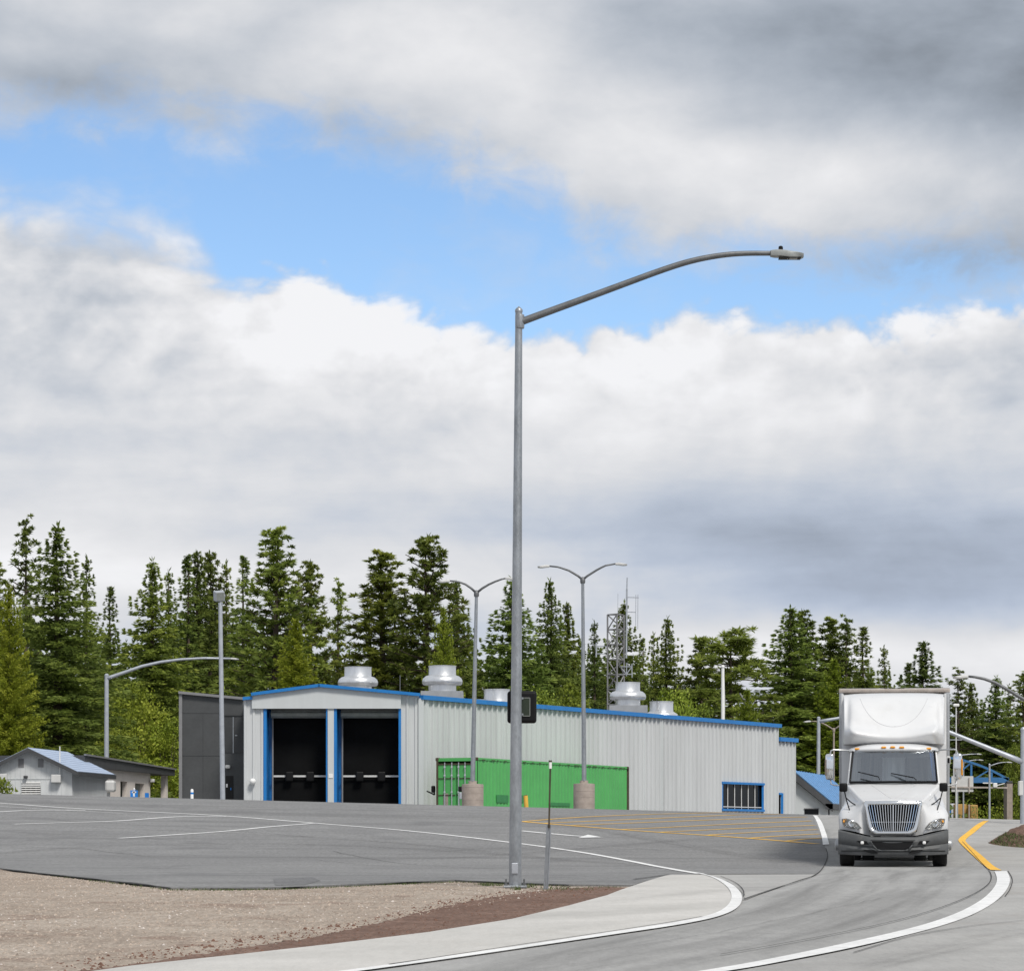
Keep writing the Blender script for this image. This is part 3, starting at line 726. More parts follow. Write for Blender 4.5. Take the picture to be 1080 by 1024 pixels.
m=MB(); m.prism([bp(bs(142),-.28,ZB-.2),bp(bs(153),-.28,ZB-.2),bp(bs(153),-.28,bz(147,826)),bp(bs(142),-.28,bz(147,826))],(-NB.x*.05,-NB.y*.05,0)); m.build('door',M['steelbox'],bl)
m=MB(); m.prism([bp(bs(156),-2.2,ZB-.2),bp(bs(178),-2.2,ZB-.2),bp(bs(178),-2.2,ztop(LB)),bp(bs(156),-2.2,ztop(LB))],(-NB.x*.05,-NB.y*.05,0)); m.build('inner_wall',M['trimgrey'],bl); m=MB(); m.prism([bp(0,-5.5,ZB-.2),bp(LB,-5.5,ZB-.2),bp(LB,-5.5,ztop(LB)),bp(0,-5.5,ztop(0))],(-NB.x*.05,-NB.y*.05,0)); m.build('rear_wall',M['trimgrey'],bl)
m=MB(); ft0=bz(80,796); ft1=bz(178,811.6); fb0=ztop(0)-.02; fb1=ztop(LB)-.02
m.prism([bp(-.2,.35,fb0),bp(LB+.15,.35,fb1),bp(LB+.15,.35,ft1),bp(-.2,.35,ft0)],(-NB.x*6.2,-NB.y*6.2,0)); rr_=m.build('roof',M['fascia'],bl)
m=MB(); m.beam(bp(-.25,.38,ft0+.03),bp(LB+.2,.38,ft1+.03),.14,.09); m.build('roof_edge',M['trimgrey'],rr_)
m=MB(); m.rbox(bp(bs(157.5),.18,bz(157,823)),(.28,.34,.2),.05); m.build('wall_lamp',M['greyl'],bl)
# ---- blue roofed house at right
RD=182.0; X=lambda px:(px-CX)/F*RD; Z=lambda py:zof(py,RD)
rh=thing('blue_roof_building','small pale building with bright blue metal roof right of the long grey building','building',(X(858),RD,2.0))
apx=Vector((X(836),RD-.5,Z(812.5))); er=Vector((X(877.5),RD-.5,Z(846.5))); el=Vector((X(794.5),RD-.5,Z(846.5))); dv=Vector((3.6,13.5,0))
m=MB(); m.prism([(X(800),RD,ZB-.9),(X(871.5),RD,ZB-.9),(X(871.5),RD,Z(842)),(X(836),RD,Z(814)),(X(800),RD,Z(842))],dv); m.build('wall',M['wall2'],rh)
m=MB()
for e in (er,el): m.prism([apx,e,e+dv,apx+dv],(0,0,-.06))
r_=m.build('roof',M['blueroof'],rh)
m=MB()
for e in (er,el):
    for kk in range(0,14): 
        off=dv*(kk/13); m.beam(apx+off+Vector((0,0,.02)),e+off+Vector((0,0,.02)),.05,.05)
m.build('roof_seam',M['blueroof'],r_)
m=MB()
for e in (er,el): m.prism([apx+Vector((0,0,-.08)),e+Vector((0,0,-.08)),e+Vector((0,0,-.55)),apx+Vector((0,0,-.55))],(0,.45,0))
m.prism([er+Vector((.02,0,-.06)),er+dv+Vector((.02,0,-.06)),er+dv+Vector((.02,0,-.4)),er+Vector((.02,0,-.4))],(-.5,0,0)); m.build('fascia',M['fascia'],rh)  # charcoal here paints the shadow under the grey soffit
m=MB(); m.box((X(848.5),RD-.04,ZB-.9),(X(863.3),RD+.02,Z(852.6))); w=m.build('window',M['glassdark'],rh)
m=MB(); m.box((X(848),RD-.08,Z(852.8)),(X(863.8),RD-.03,Z(852))); m.build('window_frame',M['trimgrey'],w)
m=MB(); m.box((X(874),RD+.8,ZB-.9),(X(876.5),RD+1.0,Z(849))); m.build('porch_post',M['fascia'],rh)
# ---- shipping container
c0=Vector(((502.4-CX)/F*136,136.0)); c1=Vector(((662.4-CX)/F*152.5,152.5)); TC=(c1-c0).normalized(); LC=(c1-c0).length; NC=Vector((TC.y,-TC.x)); WC=2.15
ct=zof(798.7,136); cb=ct-2.85
co=thing('shipping_container','long green shipping container with rusty top rail beside the metal building','container',(c0.x,c0.y,cb))
def cp_(s,o,z): q=c0+TC*s+NC*o; return Vector((q.x,q.y,z))
m=MB(); pts=[]; s=.2
while s<LC-.2:
    pts += [(s,-.02),(s+.12,-.02),(s+.19,-.045),(s+.31,-.045)]; s+=.38
vs=[]
for s,o in pts: vs += [cp_(s,o,cb+.1),cp_(s,o,ct-.09)]
m.add(vs,[(2*i,2*i+2,2*i+3,2*i+1) for i in range(len(pts)-1)])
m.prism([cp_(.1,-.1,ct-.06),cp_(LC-.1,-.1,ct-.06),cp_(LC-.1,-WC+.05,ct-.06),cp_(.1,-WC+.05,ct-.06)],(0,0,.04))
m.prism([cp_(.1,-WC+.03,cb),cp_(LC,-WC+.03,cb),cp_(LC,-WC+.03,ct-.05),cp_(.1,-WC+.03,ct-.05)],(NC.x*.03,NC.y*.03,0))
m.prism([cp_(LC-.05,-.05,cb),cp_(LC-.05,-WC,cb),cp_(LC-.05,-WC,ct-.05),cp_(LC-.05,-.05,ct-.05)],(TC.x*.03,TC.y*.03,0))
m.build('side_panel',M['green'],co)
m=MB()
for o in (-.03,-WC+.03):
    for z in (cb+.06,ct-.05): m.beam(cp_(0,o,z),cp_(LC,o,z),.08,.10)
m.beam(cp_(.04,-.04,cb),cp_(.04,-.04,ct),.12,.12); m.beam(cp_(.04,-WC,ct-.08),cp_(.04,0,ct-.08),.12,.16)
fr=m.build('frame',M['green'],co)
for s,o,w_ in ((.0,-WC+.05,.10),(LC,-.02,.14)): m=MB(); m.beam(cp_(s,o,cb),cp_(s,o,ct-.02),w_,.10); m.build('rusty_post',M['rust'],co)
for s in (.06,LC-.06):
    for o in (-.05,-WC+.05):
        m=MB(); m.rbox(cp_(s,o,ct-.06),(.22,.22,.15),.02); m.build('corner_casting',M['rust'],co)
m=MB(); m.beam(cp_(-.02,-WC+.1,ct-.30),cp_(-.02,-.1,ct-.30),.04,.07); m.build('door_header',M['rust'],co)
k=.6
rr=random.Random(12)
while k<LC-.5: m=MB(); m.beam(cp_(k,.025,ct-.09),cp_(k+rr.uniform(.12,.5),.025,ct-.09),.02,.035); m.build('rust_streak',M['rust'],co); k+=rr.uniform(.5,1.3)
for o0,o1 in ((-WC+.1,-WC/2-.02),(-WC/2+.02,-.1)):
    m=MB(); m.prism([cp_(-.01,o0,cb+.1),cp_(-.01,o1,cb+.1),cp_(-.01,o1,ct-.34),cp_(-.01,o0,ct-.34)],(TC.x*.05,TC.y*.05,0)); d=m.build('door',M['green'],co)
    for fz in (.34,.62): m=MB(); m.beam(cp_(-.03,o0+.03,cb+.1+(ct-cb)*fz),cp_(-.03,o1-.03,cb+.1+(ct-cb)*fz),.03,.035); m.build('door_seam',M['rust'],d)
    m=MB()
    for fo in (.40,.80) if o0<-WC/2-.2 else (.14,.50):
        o=o0+(o1-o0)*fo; m.tube([cp_(-.06,o,cb+.1),cp_(-.06,o,ct-.22)],.025,8)
        for z in (cb+.5,cb+1.2,cb+2.0,ct-.45): m.rbox(cp_(-.07,o,z),(.09,.06,.09),.01)
    m.build('lock_rod',M['galvpale'],d)
m=MB(); m.prism([cp_(.0,-WC*.82,cb+.5),cp_(.0,-WC*.70,cb+.5),cp_(.0,-WC*.70,cb+1.15),cp_(.0,-WC*.82,cb+1.15)],(-TC.x*.02,-TC.y*.02,0)); m.build('data_plate',M['conc'],co)
# darker repainted patches
M['green2']=mat('dark green repaint',(.025,.20,.055),.5,0,.12,3)
def cs(px): u=(px-CX)/F; return (u*c0.y-c0.x)/(TC.x-u*TC.y)
for a,b_,y0,y1 in ((523.5,536,838,846),(549,552.5,838.5,846),(579,601,846,849.5)):
    m=MB(); s0_,s1_=cs(a),cs(b_); D=(c0+TC*s0_).y
    m.prism([cp_(s0_,.0,zof(y1,D)),cp_(s1_,.0,zof(y1,D)),cp_(s1_,.0,zof(y0,D)),cp_(s0_,.0,zof(y0,D))],(NC.x*.015,NC.y*.015,0))
    m.build('repaint_patch',M['green2'],co)
# ------------------------------------------------------------------ poles, lamps, signs
def ground_at(px,D): x=(px-CX)/F*D; return Vector((x,D,g(x,D)))
# tall lamp in front
LD=44.0; k=LD/F
def Lp(px,py,dy=0): return W(px,py,LD)+Vector((0,dy,0))
b0=Lp(543.3,937.2); lamp=thing('street_lamp','tall galvanised lamp pole with one long curved arm in the foreground','street lamp',(b0.x,LD,b0.z-.02))
m=MB(); n=14; P=[Lp(543.3+3.9*t,937.5-609*t) for t in [i/n for i in range(n+1)]]
m.tube(P,[.099-.045*i/n for i in range(n+1)],20); pole=m.build('pole',M['galv'],lamp,smooth=True,angle=40)
m=MB(); m.lathe(P[-1],[(.058,-.015),(.060,.02),(.045,.045),(.02,.06),(.01,.075)],16); m.build('pole_cap',M['galv'],pole,smooth=True,angle=40)
m=MB(); m.rbox((b0.x-.005,LD-.105,Lp(0,915.5).z),(.10,.03,.17),.012); m.build('handhole_cover',M['galvpale'],pole)
m=MB(); z=g(b0.x,LD); m.rbox((b0.x,LD,z+.035),(.36,.36,.035),.008)
m.build('base_plate',M['galv'],lamp)
for sx_ in (-1,1):
    for sy in (-1,1):
        m=MB(); m.tube([(b0.x+sx_*.14,LD+sy*.14,z-.02),(b0.x+sx_*.14,LD+sy*.14,z+.15)],.014,8); m.lathe((b0.x+sx_*.14,LD+sy*.14,z+.055),[(.03,0),(.03,.03)],6); m.build('anchor_bolt',M['galvdark'],lamp)
m=MB(); AP=[(548.5,340),(556,337.2),(580,328.3),(620,313.8),(660,299),(700,284.2),(730,274.8),(760,269.2),(785,267.3),(815,267.4)]
def crv(P,it=3):
    for _ in range(it):
        Q=[P[0]]
        for a,b in zip(P[:-1],P[1:]): Q+=[a.lerp(b,.25),a.lerp(b,.75)]
        P=Q+[P[-1]]
    return P
AQ=crv([Lp(*p) for p in AP]); m.tube(AQ,[.061-.024*i/(len(AQ)-1) for i in range(len(AQ))],14); arm=m.build('arm',M['galvdark'],lamp,smooth=True)
m=MB(); c=Lp(548.2,339); m.lathe((c.x-.0,LD,c.z-.11),[(.068,0),(.072,.02),(.072,.19),(.068,.21)],16); m.build('arm_bracket',M['galv'],arm,smooth=True,angle=40)
def luminaire(par,base,dirx,s=1.0,bodyname='luminaire',cell=True,matb=None):
    """cobra head: base = where the arm ends, dirx = +1/-1 along x"""
    b=Vector(base); m=MB(); prof=[(0,.045,.05,.07),(.06,.055,.06,.09),(.14,.06,.06,.10),(.22,.052,.072,.12),(.30,.035,.08,.13),(.40,.022,.078,.135),(.47,.004,.07,.12),(.51,-.018,.055,.07)]
    vs=[];ns=10
    for x,up,dn,w in prof:
        for i in range(ns):
            a=2*PI*i/ns; zz=math.sin(a); yy=math.cos(a)
            sg=lambda v:math.copysign(abs(v)**.6,v)
            vs.append(b+Vector((dirx*(x-.0)*s, sg(yy)*w*s, ((up if zz>0 else dn)*sg(zz)-.012*x/.5)*s)))
    fs=[(i*ns+j,i*ns+(j+1)%ns,(i+1)*ns+(j+1)%ns,(i+1)*ns+j) for i in range(len(prof)-1) for j in range(ns)]
    fs+= [tuple(range(ns-1,-1,-1)),tuple(range((len(prof)-1)*ns,len(prof)*ns))]
    m.add(vs,fs); l=m.build(bodyname,matb or M['greyl'],par,smooth=True,angle=50)
    if cell:
        m=MB(); m.lathe(b+Vector((dirx*.16*s,0,.055*s)),[(.034*s,0),(.036*s,.02*s),(.033*s,.05*s),(.02*s,.06*s)],10); m.build('photocell',M['blackp'],l,smooth=True,angle=40)
        m=MB(); m.rbox(b+Vector((dirx*.30*s,0,-.074*s)),(.34*s,.18*s,.02*s),.006*s); m.build('lens',M['blackp'],l)
    return l
M['lumgrey']=mat('grey luminaire housing',(.30,.315,.31),.5,.1,.12,6)
luminaire(arm,Lp(812.5,267.5),1,1.0,matb=M['lumgrey'])
# black sign cabinet behind the pole
sx0,sx1,sz0,sz1=Lp(535,0).x,Lp(566,0).x,Lp(0,762).z,Lp(0,728).z
sg=thing('sign_cabinet','small black square cabinet mounted behind the tall lamp pole','sign cabinet',((sx0+sx1)/2,LD+.2,sz0))
m=MB(); m.rbox(((sx0+sx1)/2,LD+.20,(sz0+sz1)/2),(sx1-sx0,.16,sz1-sz0),.045,3); sc=m.build('cabinet',M['blackp'],sg)
M['lcd']=mat('dull green glass',(.018,.028,.014),.3,0,.2,5)
m=MB(); m.box((Lp(550,0).x,LD+.112,Lp(0,754.2).z),(Lp(558.5,0).x,LD+.119,Lp(0,735.6).z)); m.build('back_plate',M['lcd'],sc)
m=MB()
for a,b_ in (((549.6,754.6),(558.9,754.6)),((549.6,735.4),(558.9,735.4)),((549.6,754.6),(549.6,735.4)),((558.9,754.6),(558.9,735.4))):
    p,q=Lp(*a,dy=.11),Lp(*b_,dy=.11); m.beam(p,q,.010,.010)
m.build('plate_rim',M['steelbox'],sc)
for py in (736,753):
    m=MB(); m.box((Lp(540,0).x,LD+.06,Lp(0,py).z-.015),(Lp(552,0).x,LD+.13,Lp(0,py).z+.015)); m.build('bracket',M['galv'],sg)
# leaning delineator
d0=Lp(574.6,940,-1.0); dl=thing('delineator_post','thin leaning marker rod in a steel channel post beside the tall lamp','marker post',(Lp(574.6,0).x,LD-.9,g(Lp(574.6,0).x,LD-.9)))
m=MB(); p0=Lp(574.8,941.0,-.9*0); p0=Vector((p0.x,LD-.9,g(p0.x,LD-.9)-.02)); p1=Lp(576.2,915); p1=Vector((p1.x,LD-.9,p1.z)); p2=Lp(578.2,870); p2=Vector((p2.x,LD-.9,p2.z))
for ox in (-.026,.026): m.tube([p0+Vector((ox,0,0)),p1+Vector((ox,0,0)),p2+Vector((ox,0,0))],.012,8)
m.tube([p0+Vector((0,.03,0)),p1+Vector((0,.03,0)),p2+Vector((0,.03,0))],.03,6); m.build('channel_post',M['galv'],dl)
m=MB(); q=p2+Vector((.0,-.02,-.05)); e=Lp(579.6,812); e=Vector((e.x,LD-.9,e.z)); m.tube([q,e],.0135,8); rod=m.build('rod',M['rust'],dl,smooth=True,angle=40)
m=MB(); e2=e+Vector((.0,0,.10)); m.tube([e,e2],.022,8); m.build('reflector',M['white'],rod)
m=MB(); m.tube([e2,e2+Vector((0,0,.025))],.026,8); m.build('rod_cap',M['rust'],rod)
# twin arm lamps on concrete pedestals
def twin(px,D,tx,ytop,ypl,ypt,w,armL,armR,label,pedestal=True,lm=None,am=None,r=.11):
    z0=ground_at(px,D); t=thing('twin_arm_lamp',label,'street lamp',z0)
    lm=lm or M['galv']; am=am or M['galvdark']; kk=D/F
    if pedestal:
        m=MB(); zt=zof(ypt,D); hw=w/2*kk; a=z0; zb=z0.z-.05
        prof=[(hw*1.0,zb),(hw*1.0,zt-.16),(hw*.98,zt-.12),(hw*.40,zt-.10),(hw*.36,zt+.02)]
        for i in range(1,5): pass
        m.lathe((a.x,D,0),prof,8 if False else 24); pd=m.build('pedestal',M['conc'],t,smooth=True,angle=35)
        m=MB()
        zz=zb+.3
        while zz<zt-.25: m.lathe((a.x,D,zz),[(hw*1.004,0),(hw*1.008,.012),(hw*1.004,.024)],24); zz+=.28
        m.build('form_ring',M['conc'],pd,smooth=True)
        m=MB(); m.lathe((a.x,D,zt),[(r*1.9,.0),(r*1.9,.035)],4); m.build('base_plate',M['galv'],t)
        zs=zt
    else: zs=z0.z-.05
    top=W(tx,ytop,D)
    m=MB(); m.tube([(z0.x,D,zs),top],[r,r*.62],14); po=m.build('pole',lm,t,smooth=True,angle=40)
    m=MB(); m.lathe(top,[(r*.9,-.18),(r*1.05,-.12),(r*1.05,.0),(r*.8,.06),(r*.3,.11)],12); m.build('hub',am,po,smooth=True,angle=40)
    for pts,sgn in ((armL,-1),(armR,1)):
        if not pts: continue
        m=MB(); m.tube([W(x,y,D) for x,y in pts],[.055-.02*i/(len(pts)-1) for i in range(len(pts))],8); a=m.build('arm',am,t,smooth=True)
        luminaire(a,W(pts[-1][0],pts[-1][1],D),sgn,1.05,'luminaire',False)
    return t
twin(498.5,126,502.5,625,840,824,23,[(502,625),(497,620.3),(491,616.2),(484.8,613.9),(479,612.8),(474.5,612.6)],[(503,625),(508.5,620.5),(515.5,616.3),(522.4,613.2),(529,610.8),(533,609.9)],'twin arm street lamp on a round concrete base in front of the container door')
twin(616,128,614.6,611,850,823.5,22.5,[(614,611),(609.8,607.4),(600,601.6),(592,598.9),(588,597.8),(579.5,597)],[(615,611),(619.4,607.4),(629,601.3),(634,598.6),(638.7,596.4),(649,594.6)],'twin arm street lamp on a round concrete base near the middle of the green container')
twin(879,205,879.4,769,880,0,0,[(879.3,769.5),(872,764.8),(866,762),(860,760.6),(855,760.6)],[(879.5,769.5),(886,765),(893,762),(900,760.6),(905,760.6)],'slim brown twin arm lamp pole beside the truck mirror',False,M['conc'],M['conc'],.10)
# flood light pole
def simple_pole(name,label,cat,px0,tx,ty,D,r,mat_,zbase=None):
    z0=ground_at(px0,D); t=thing(name,label,cat,(z0.x,D,z0.z)); m=MB(); m.tube([(z0.x,D,z0.z-.1),W(tx,ty,D)],[r,r*.75],12); m.build('pole',mat_,t,smooth=True,angle=40); return t
fl=simple_pole('floodlight_pole','straight grey pole with a box floodlight on top before the dark annex','floodlight',235,232.4,636,125,.115,M['galvpale'])
c=W(231,628.5,125); m=MB(); Mx=Matrix.Rotation(R(14),3,'X')@Matrix.Rotation(R(24),3,'Z')
m.rbox(c,(.42,.36,.44),.03,2,Mx.to_4x4()); fh=m.build('floodlight',M['galvpale'],fl)
m=MB(); b=bmesh.new(); bmesh.ops.create_cube(b,size=1); bmesh.ops.scale(b,vec=(.34,.02,.34),verts=b.verts); bmesh.ops.transform(b,matrix=Mx.to_4x4(),verts=b.verts); off=Mx@Vector((0,-.19,0)); bmesh.ops.translate(b,vec=c+off,verts=b.verts); m.bm(b); m.build('floodlight_glass',M['steelbox'],fh)
m=MB(); m.rbox(W(232.6,636.5,125),(.20,.14,.12),.02); m.build('mount',M['galv'],fl)
def one_arm(px0,tx,ty,D,r,arm,sgn,label,pm,am,lumi=True,ar=.07,cap=True):
    z0=ground_at(px0,D); t=thing('street_lamp',label,'street lamp',(z0.x,D,z0.z)); m=MB(); m.tube([(z0.x,D,z0.z-.1),W(tx,ty,D)],[r,r*.8],12); po=m.build('pole',pm,t,smooth=True,angle=40)
    if cap: m=MB(); m.lathe(W(tx,ty,D),[(r*.88,0),(r*.88,.05),(r*.4,.12)],10); m.build('pole_cap',pm,po,smooth=True,angle=40)
    m=MB(); m.tube([W(x,y,D) for x,y in arm],[ar*(1-.5*i/(len(arm)-1)) for i in range(len(arm))],10); a=m.build('arm',am,t,smooth=True)
    if lumi: luminaire(a,W(*arm[-1],D),sgn,.95,'luminaire',False,M['greyl'])
    return t
one_arm(112.3,112.5,712.5,165,.15,[(113,715.5),(118,713.6),(130,709.5),(150,702.5),(170,698.0),(190,695.4),(215,694.0),(243,694.4)],1,'pale single arm street lamp standing behind the cream block building',M['galvpale'],M['galvpale'],True,.115)
one_arm(862.6,863.4,757.5,195,.15,[(864,760.8),(875,758.8),(888,756.6),(900,755.6),(910,755.8)],1,'grey street lamp rising above the blue roof with its arm behind the trailer',M['galvpale'],M['galvpale'],True,.12)
one_arm(1079.5,1079.5,770,103,.125,[(1079,803.6),(1066,798.2),(1045,789.8),(1025,781.6),(1000,771.4),(985,766.6),(972,764.4)],-1,'thick pale lamp pole at the right edge with a long sloping arm',M['galvpale'],M['galvpale'],True,.105)
one_arm(1112,1110,752,92,.13,[(1110,756),(1095,746),(1080,737.6),(1065,728.5),(1050,720),(1038,715.8),(1028,713.8),(1021,713.2)],-1,'dark curved lamp arm reaching in over the treetops from the right edge',M['galv'],M['galvdark'],True,.075)
one_arm(1043.5,1043.6,806.5,256,.11,[(1043.6,808),(1048,806.2),(1053,804.6),(1058,803.8),(1062,803.6)],1,'small distant street lamp standing under the blue arched gantry',M['galvpale'],M['galvpale'],True,.06)
one_arm(1009.5,1009.6,794,268,.10,[(1009.6,798),(1016,796),(1024,795.2),(1030,795)],1,'distant lamp with a flat arm just over the blue arch beside the truck mirror',M['galvpale'],M['galvpale'],True,.07)
one_arm(1016,1016,802,272,.09,[(1016,805),(1022,802.4),(1028,801.3),(1032,801.2)],1,'faint distant lamp whose head shows just above the blue arch',M['galvpale'],M['galvpale'],True,.06)
pw=simple_pole('light_pole','thin straight pole with a small round head right of the trailer','pole',1008.4,1008.4,745,235,.07,M['greyl'])
m=MB(); m.rbox(W(1008.4,743.6,235),(.50,.3,.24),.06); m.build('lamp_head',M['white'],pw)
m=MB(); m.beam(W(999,780,235),W(1014.5,780,235),.07,.07); m.build('crossarm',M['galvpale'],pw)
# flagpole
fp=simple_pole('flagpole','plain white flagpole without a flag behind the grey building','flagpole',762.3,762.3,704,186,.14,M['white'])
m=MB(); m.lathe(W(762.3,703.2,186),[(.02,-.1),(.12,-.06),(.14,.02),(.09,.1),(.02,.13)],12); m.build('finial',M['white'],fp,smooth=True)
m=MB(); m.tube([W(763.6,712,186),W(764.4,740,186),W(763.8,770,186)],.025,5); m.build('halyard',M['greyl'],fp)
# lattice tower
TD=186.0; tz=ground_at(650,TD)
tw=thing('antenna_tower','grey lattice antenna tower with whip and dipole aerials above the roof','antenna tower',(W(650,0,TD).x,TD,tz.z))
xa,xb=W(640.6,0,TD).x,W(658.2,0,TD).x; ztp=W(0,648.6,TD).z
legs=[Vector((xa,TD-.3,0)),Vector((xb,TD+.1,0)),Vector(((xa+xb)/2+.05,TD-.9,0))]
for l in legs:
    m=MB(); m.tube([(l.x,l.y,tz.z-.1),(l.x,l.y,ztp)],.055,6); m.build('leg',M['trimgrey'],tw)
m=MB(); zz=ztp; st=(0.98)
m1=0
while zz>tz.z+st:
    for i in range(3):
        a,b_=legs[i],legs[(i+1)%3]
        m.tube([(a.x,a.y,zz),(b_.x,b_.y,zz)],.042,5,False)
        if m1%2: a,b_=b_,a
        m.tube([(a.x,a.y,zz),(b_.x,b_.y,zz-st)],.042,5,False)
    zz-=st; m1+=1
m.build('bracing',M['trimgrey'],tw)
def tp_(px,py,dy=0): return W(px,py,TD)+Vector((0,dy,0))
m=MB(); m.tube([tp_(660.5,694),tp_(661.2,621)],.06,6); m.tube([tp_(661.2,621),tp_(661.5,609)],.04,6); ms=m.build('mast',M['galvpale'],tw)
m=MB(); m.tube([tp_(661.2,629.8),tp_(673.6,630.2)],.03,5); m.tube([tp_(661.2,645.4),tp_(670.6,645.6)],.03,5); m.tube([tp_(672.8,627),tp_(672.6,663.5)],.022,5); m.tube([tp_(670.6,627),tp_(670.4,660)],.02,5); m.build('dipole_aerial',M['galvpale'],ms)
m=MB(); m.tube([tp_(641,681.4),tp_(628.8,681.4)],.035,5); m.tube([tp_(641,689.4),tp_(628.8,689.4)],.035,5); m.tube([tp_(629,677.6),tp_(628.8,693)],.05,6); m.build('dipole_aerial',M['galvpale'],tw)
m=MB()
for p,q in (((653,703),(666.5,703)),((653,711),(666.5,711)),((666.4,700),(666.6,714.5)),((661,699),(660.6,713)),((660.6,711),(666.5,703)),((654,703),(660.8,711))): m.tube([tp_(*p),tp_(*q)],.035,5)
m.build('side_bracket',M['galvpale'],tw)
m=MB(); m.tube([tp_(651.5,649),tp_(651.7,626)],.015,5); m.build('whip_aerial',M['galvpale'],tw)
# blue gantry
GDp=262.0; gq=lambda px,py,dy=0:W(px,py,GDp)+Vector((0,dy,0))
gt=thing('gantry','blue arched steel gantry on concrete posts spanning the road behind the truck','gantry',ground_at(985,GDp))
for dy in (.6,):
    m=MB(); n=16; xm,hw=985,80
    arc=[gq(xm-hw+2*hw*i/n, 822-24.5*(1-((i/n-.5)*2)**2), dy) for i in range(n+1)]
    for a,b_ in zip(arc[:-1],arc[1:]): m.beam(a,b_,.22,.20)
    m.build('arch_chord',M['gantry'],gt)
    m=MB(); m.beam(gq(xm-hw,822.4,dy),gq(xm+hw,822.4,dy),.22,.50); m.build('bottom_chord',M['gantry'],gt)
    m=MB(); 
    xs_=[xm+o for o in (-62,-41,-20.5,0,20.5,41,62)]
    yt=lambda x:822-24.5*(1-((x-xm)/hw)**2)
    for x in (1025.5,1047,985,944.5,923): m.beam(gq(x,822,dy),gq(x,yt(x),dy),.18,.14)
    for x0,x1 in ((1005,1025.5),(1029,1045),(965,944.5),(941,925),(1000,985),(970,985)): m.beam(gq(x0,821,dy),gq(x1,yt(x1),dy),.14,.12)
    m.build('web_member',M['gantry'],gt)
for px in (1064.6,905):
    z0=ground_at(px,GDp); m=MB(); m.box((z0.x-.26,GDp-.2,z0.z-.2),(z0.x+.26,GDp+1.6,gq(px,825.6).z)); m.build('concrete_post',M['conc'],gt)
    m=MB(); m.rbox((z0.x,GDp+.7,gq(px,824.6).z),(.5,1.9,.2),.03); m.build('bearing',M['fascia'],gt)
m=MB(); m.box((gq(1003,0).x,GDp-.3,gq(0,834.8).z),(gq(1026,0).x,GDp-.22,gq(0,818.3).z)); sb=m.build('sign_panel',M['greyl'],gt)
m=MB(); m.beam(gq(990,829.9,-.36),gq(1062,830.6,-.36),.12,.14); 
for px in (1008,1021.5): m.box((gq(px,0).x-.05,GDp-.42,gq(0,836.5).z),(gq(px,0).x+.05,GDp-.32,gq(0,820).z))
m.build('sign_bar',M['railr'],sb)
m=MB(); m.rbox(gq(1048.8,828,-.3),(.38,.4,.42),.05); m.beam(gq(1036,825.6,-.3),gq(1046,825.6,-.3),.1,.1); m.beam(gq(1051,828,-.3),gq(1059,826,-.3),.07,.07); m.build('camera_unit',M['white'],gt)
# small sign box on the right edge pole
rb=thing('control_box','pale upright box on the lamp pole at the right edge','control box',W(1077,838,102.6))
m=MB(); c=W(1076.4,831,102.55); m.rbox(c,(.15,.26,.52),.025); m.build('box',M['greyl'],rb)
for o in (-.18,.18):
    m=MB(); m.box((c.x+.07,c.y+.1,c.z+o-.02),(c.x+.12,c.y+.4,c.z+o+.02)); m.build('bracket',M['galv'],rb)
# blue and white markers on the left
D=146.0
bs_=thing('blue_sign','small blue sign with a white arrow before the cream block building','sign',ground_at(141.5,D))
m=MB(); p=W(141.5,834.5,D); m.box((p.x-.19,D-.05,p.z-.5),(p.x+.19,D,p.z+.06)); m.build('sign_face',M['signblue'],bs_)
m=MB(); m.box((p.x-.05,D-.062,p.z-.25),(p.x+.04,D-.05,p.z+.03)); m.box((p.x-.11,D-.062,p.z-.07),(p.x+.11,D-.052,p.z+.0)); m.build('white_symbol',M['white'],bs_)
m=MB(); m.lathe((p.x,D+.05,0),[(.05,ground_at(141.5,D).z-.1),(.05,p.z+.15),(.02,p.z+.19)],8); m.build('post',M['white'],bs_)
b2=thing('blue_sign','low blue sign against the pale pier right of the arrow sign','sign',ground_at(155,D))
m=MB(); p=W(155,837,D); m.box((p.x-.10,D-.05,p.z-.3),(p.x+.10,D,p.z+.05)); m.build('sign_face',M['signblue'],b2)
m=MB(); m.lathe((p.x,D+.05,0),[(.03,ground_at(155,D).z-.1),(.03,p.z+.02)],8); m.build('post',M['galv'],b2)
bo=thing('bollard','short white bollard with blue band at the foot of the dark annex','bollard',ground_at(202.5,138))
p=W(202.5,832.5,138); m=MB(); m.lathe((p.x,138,0),[(.075,ground_at(202.5,138).z-.1),(.075,p.z-.03),(.05,p.z+.02),(.01,p.z+.035)],14); bb=m.build('post',M['white'],bo,smooth=True,angle=40)
m=MB(); m.lathe((p.x,138,p.z-.22),[(.079,0),(.079,.09)],14); m.build('blue_band',M['signblue'],bb,smooth=True,angle=40)
# yellow bollard by the container
D=131.0; yb_=thing('bollard','yellow leaning bollard in front of the green container','bollard',ground_at(555.5,D))
p=W(554.4,838.8,D); z0=ground_at(555.8,D); m=MB(); m.tube([(z0.x,D,z0.z-.1),p],[.10,.10],12); b_=m.build('post',M['yellow'],yb_,smooth=True,angle=40)
m=MB(); m.tube([p,p+Vector((-.005,0,.03))],[.09,.05],12); m.build('cap',M['rust'],b_)
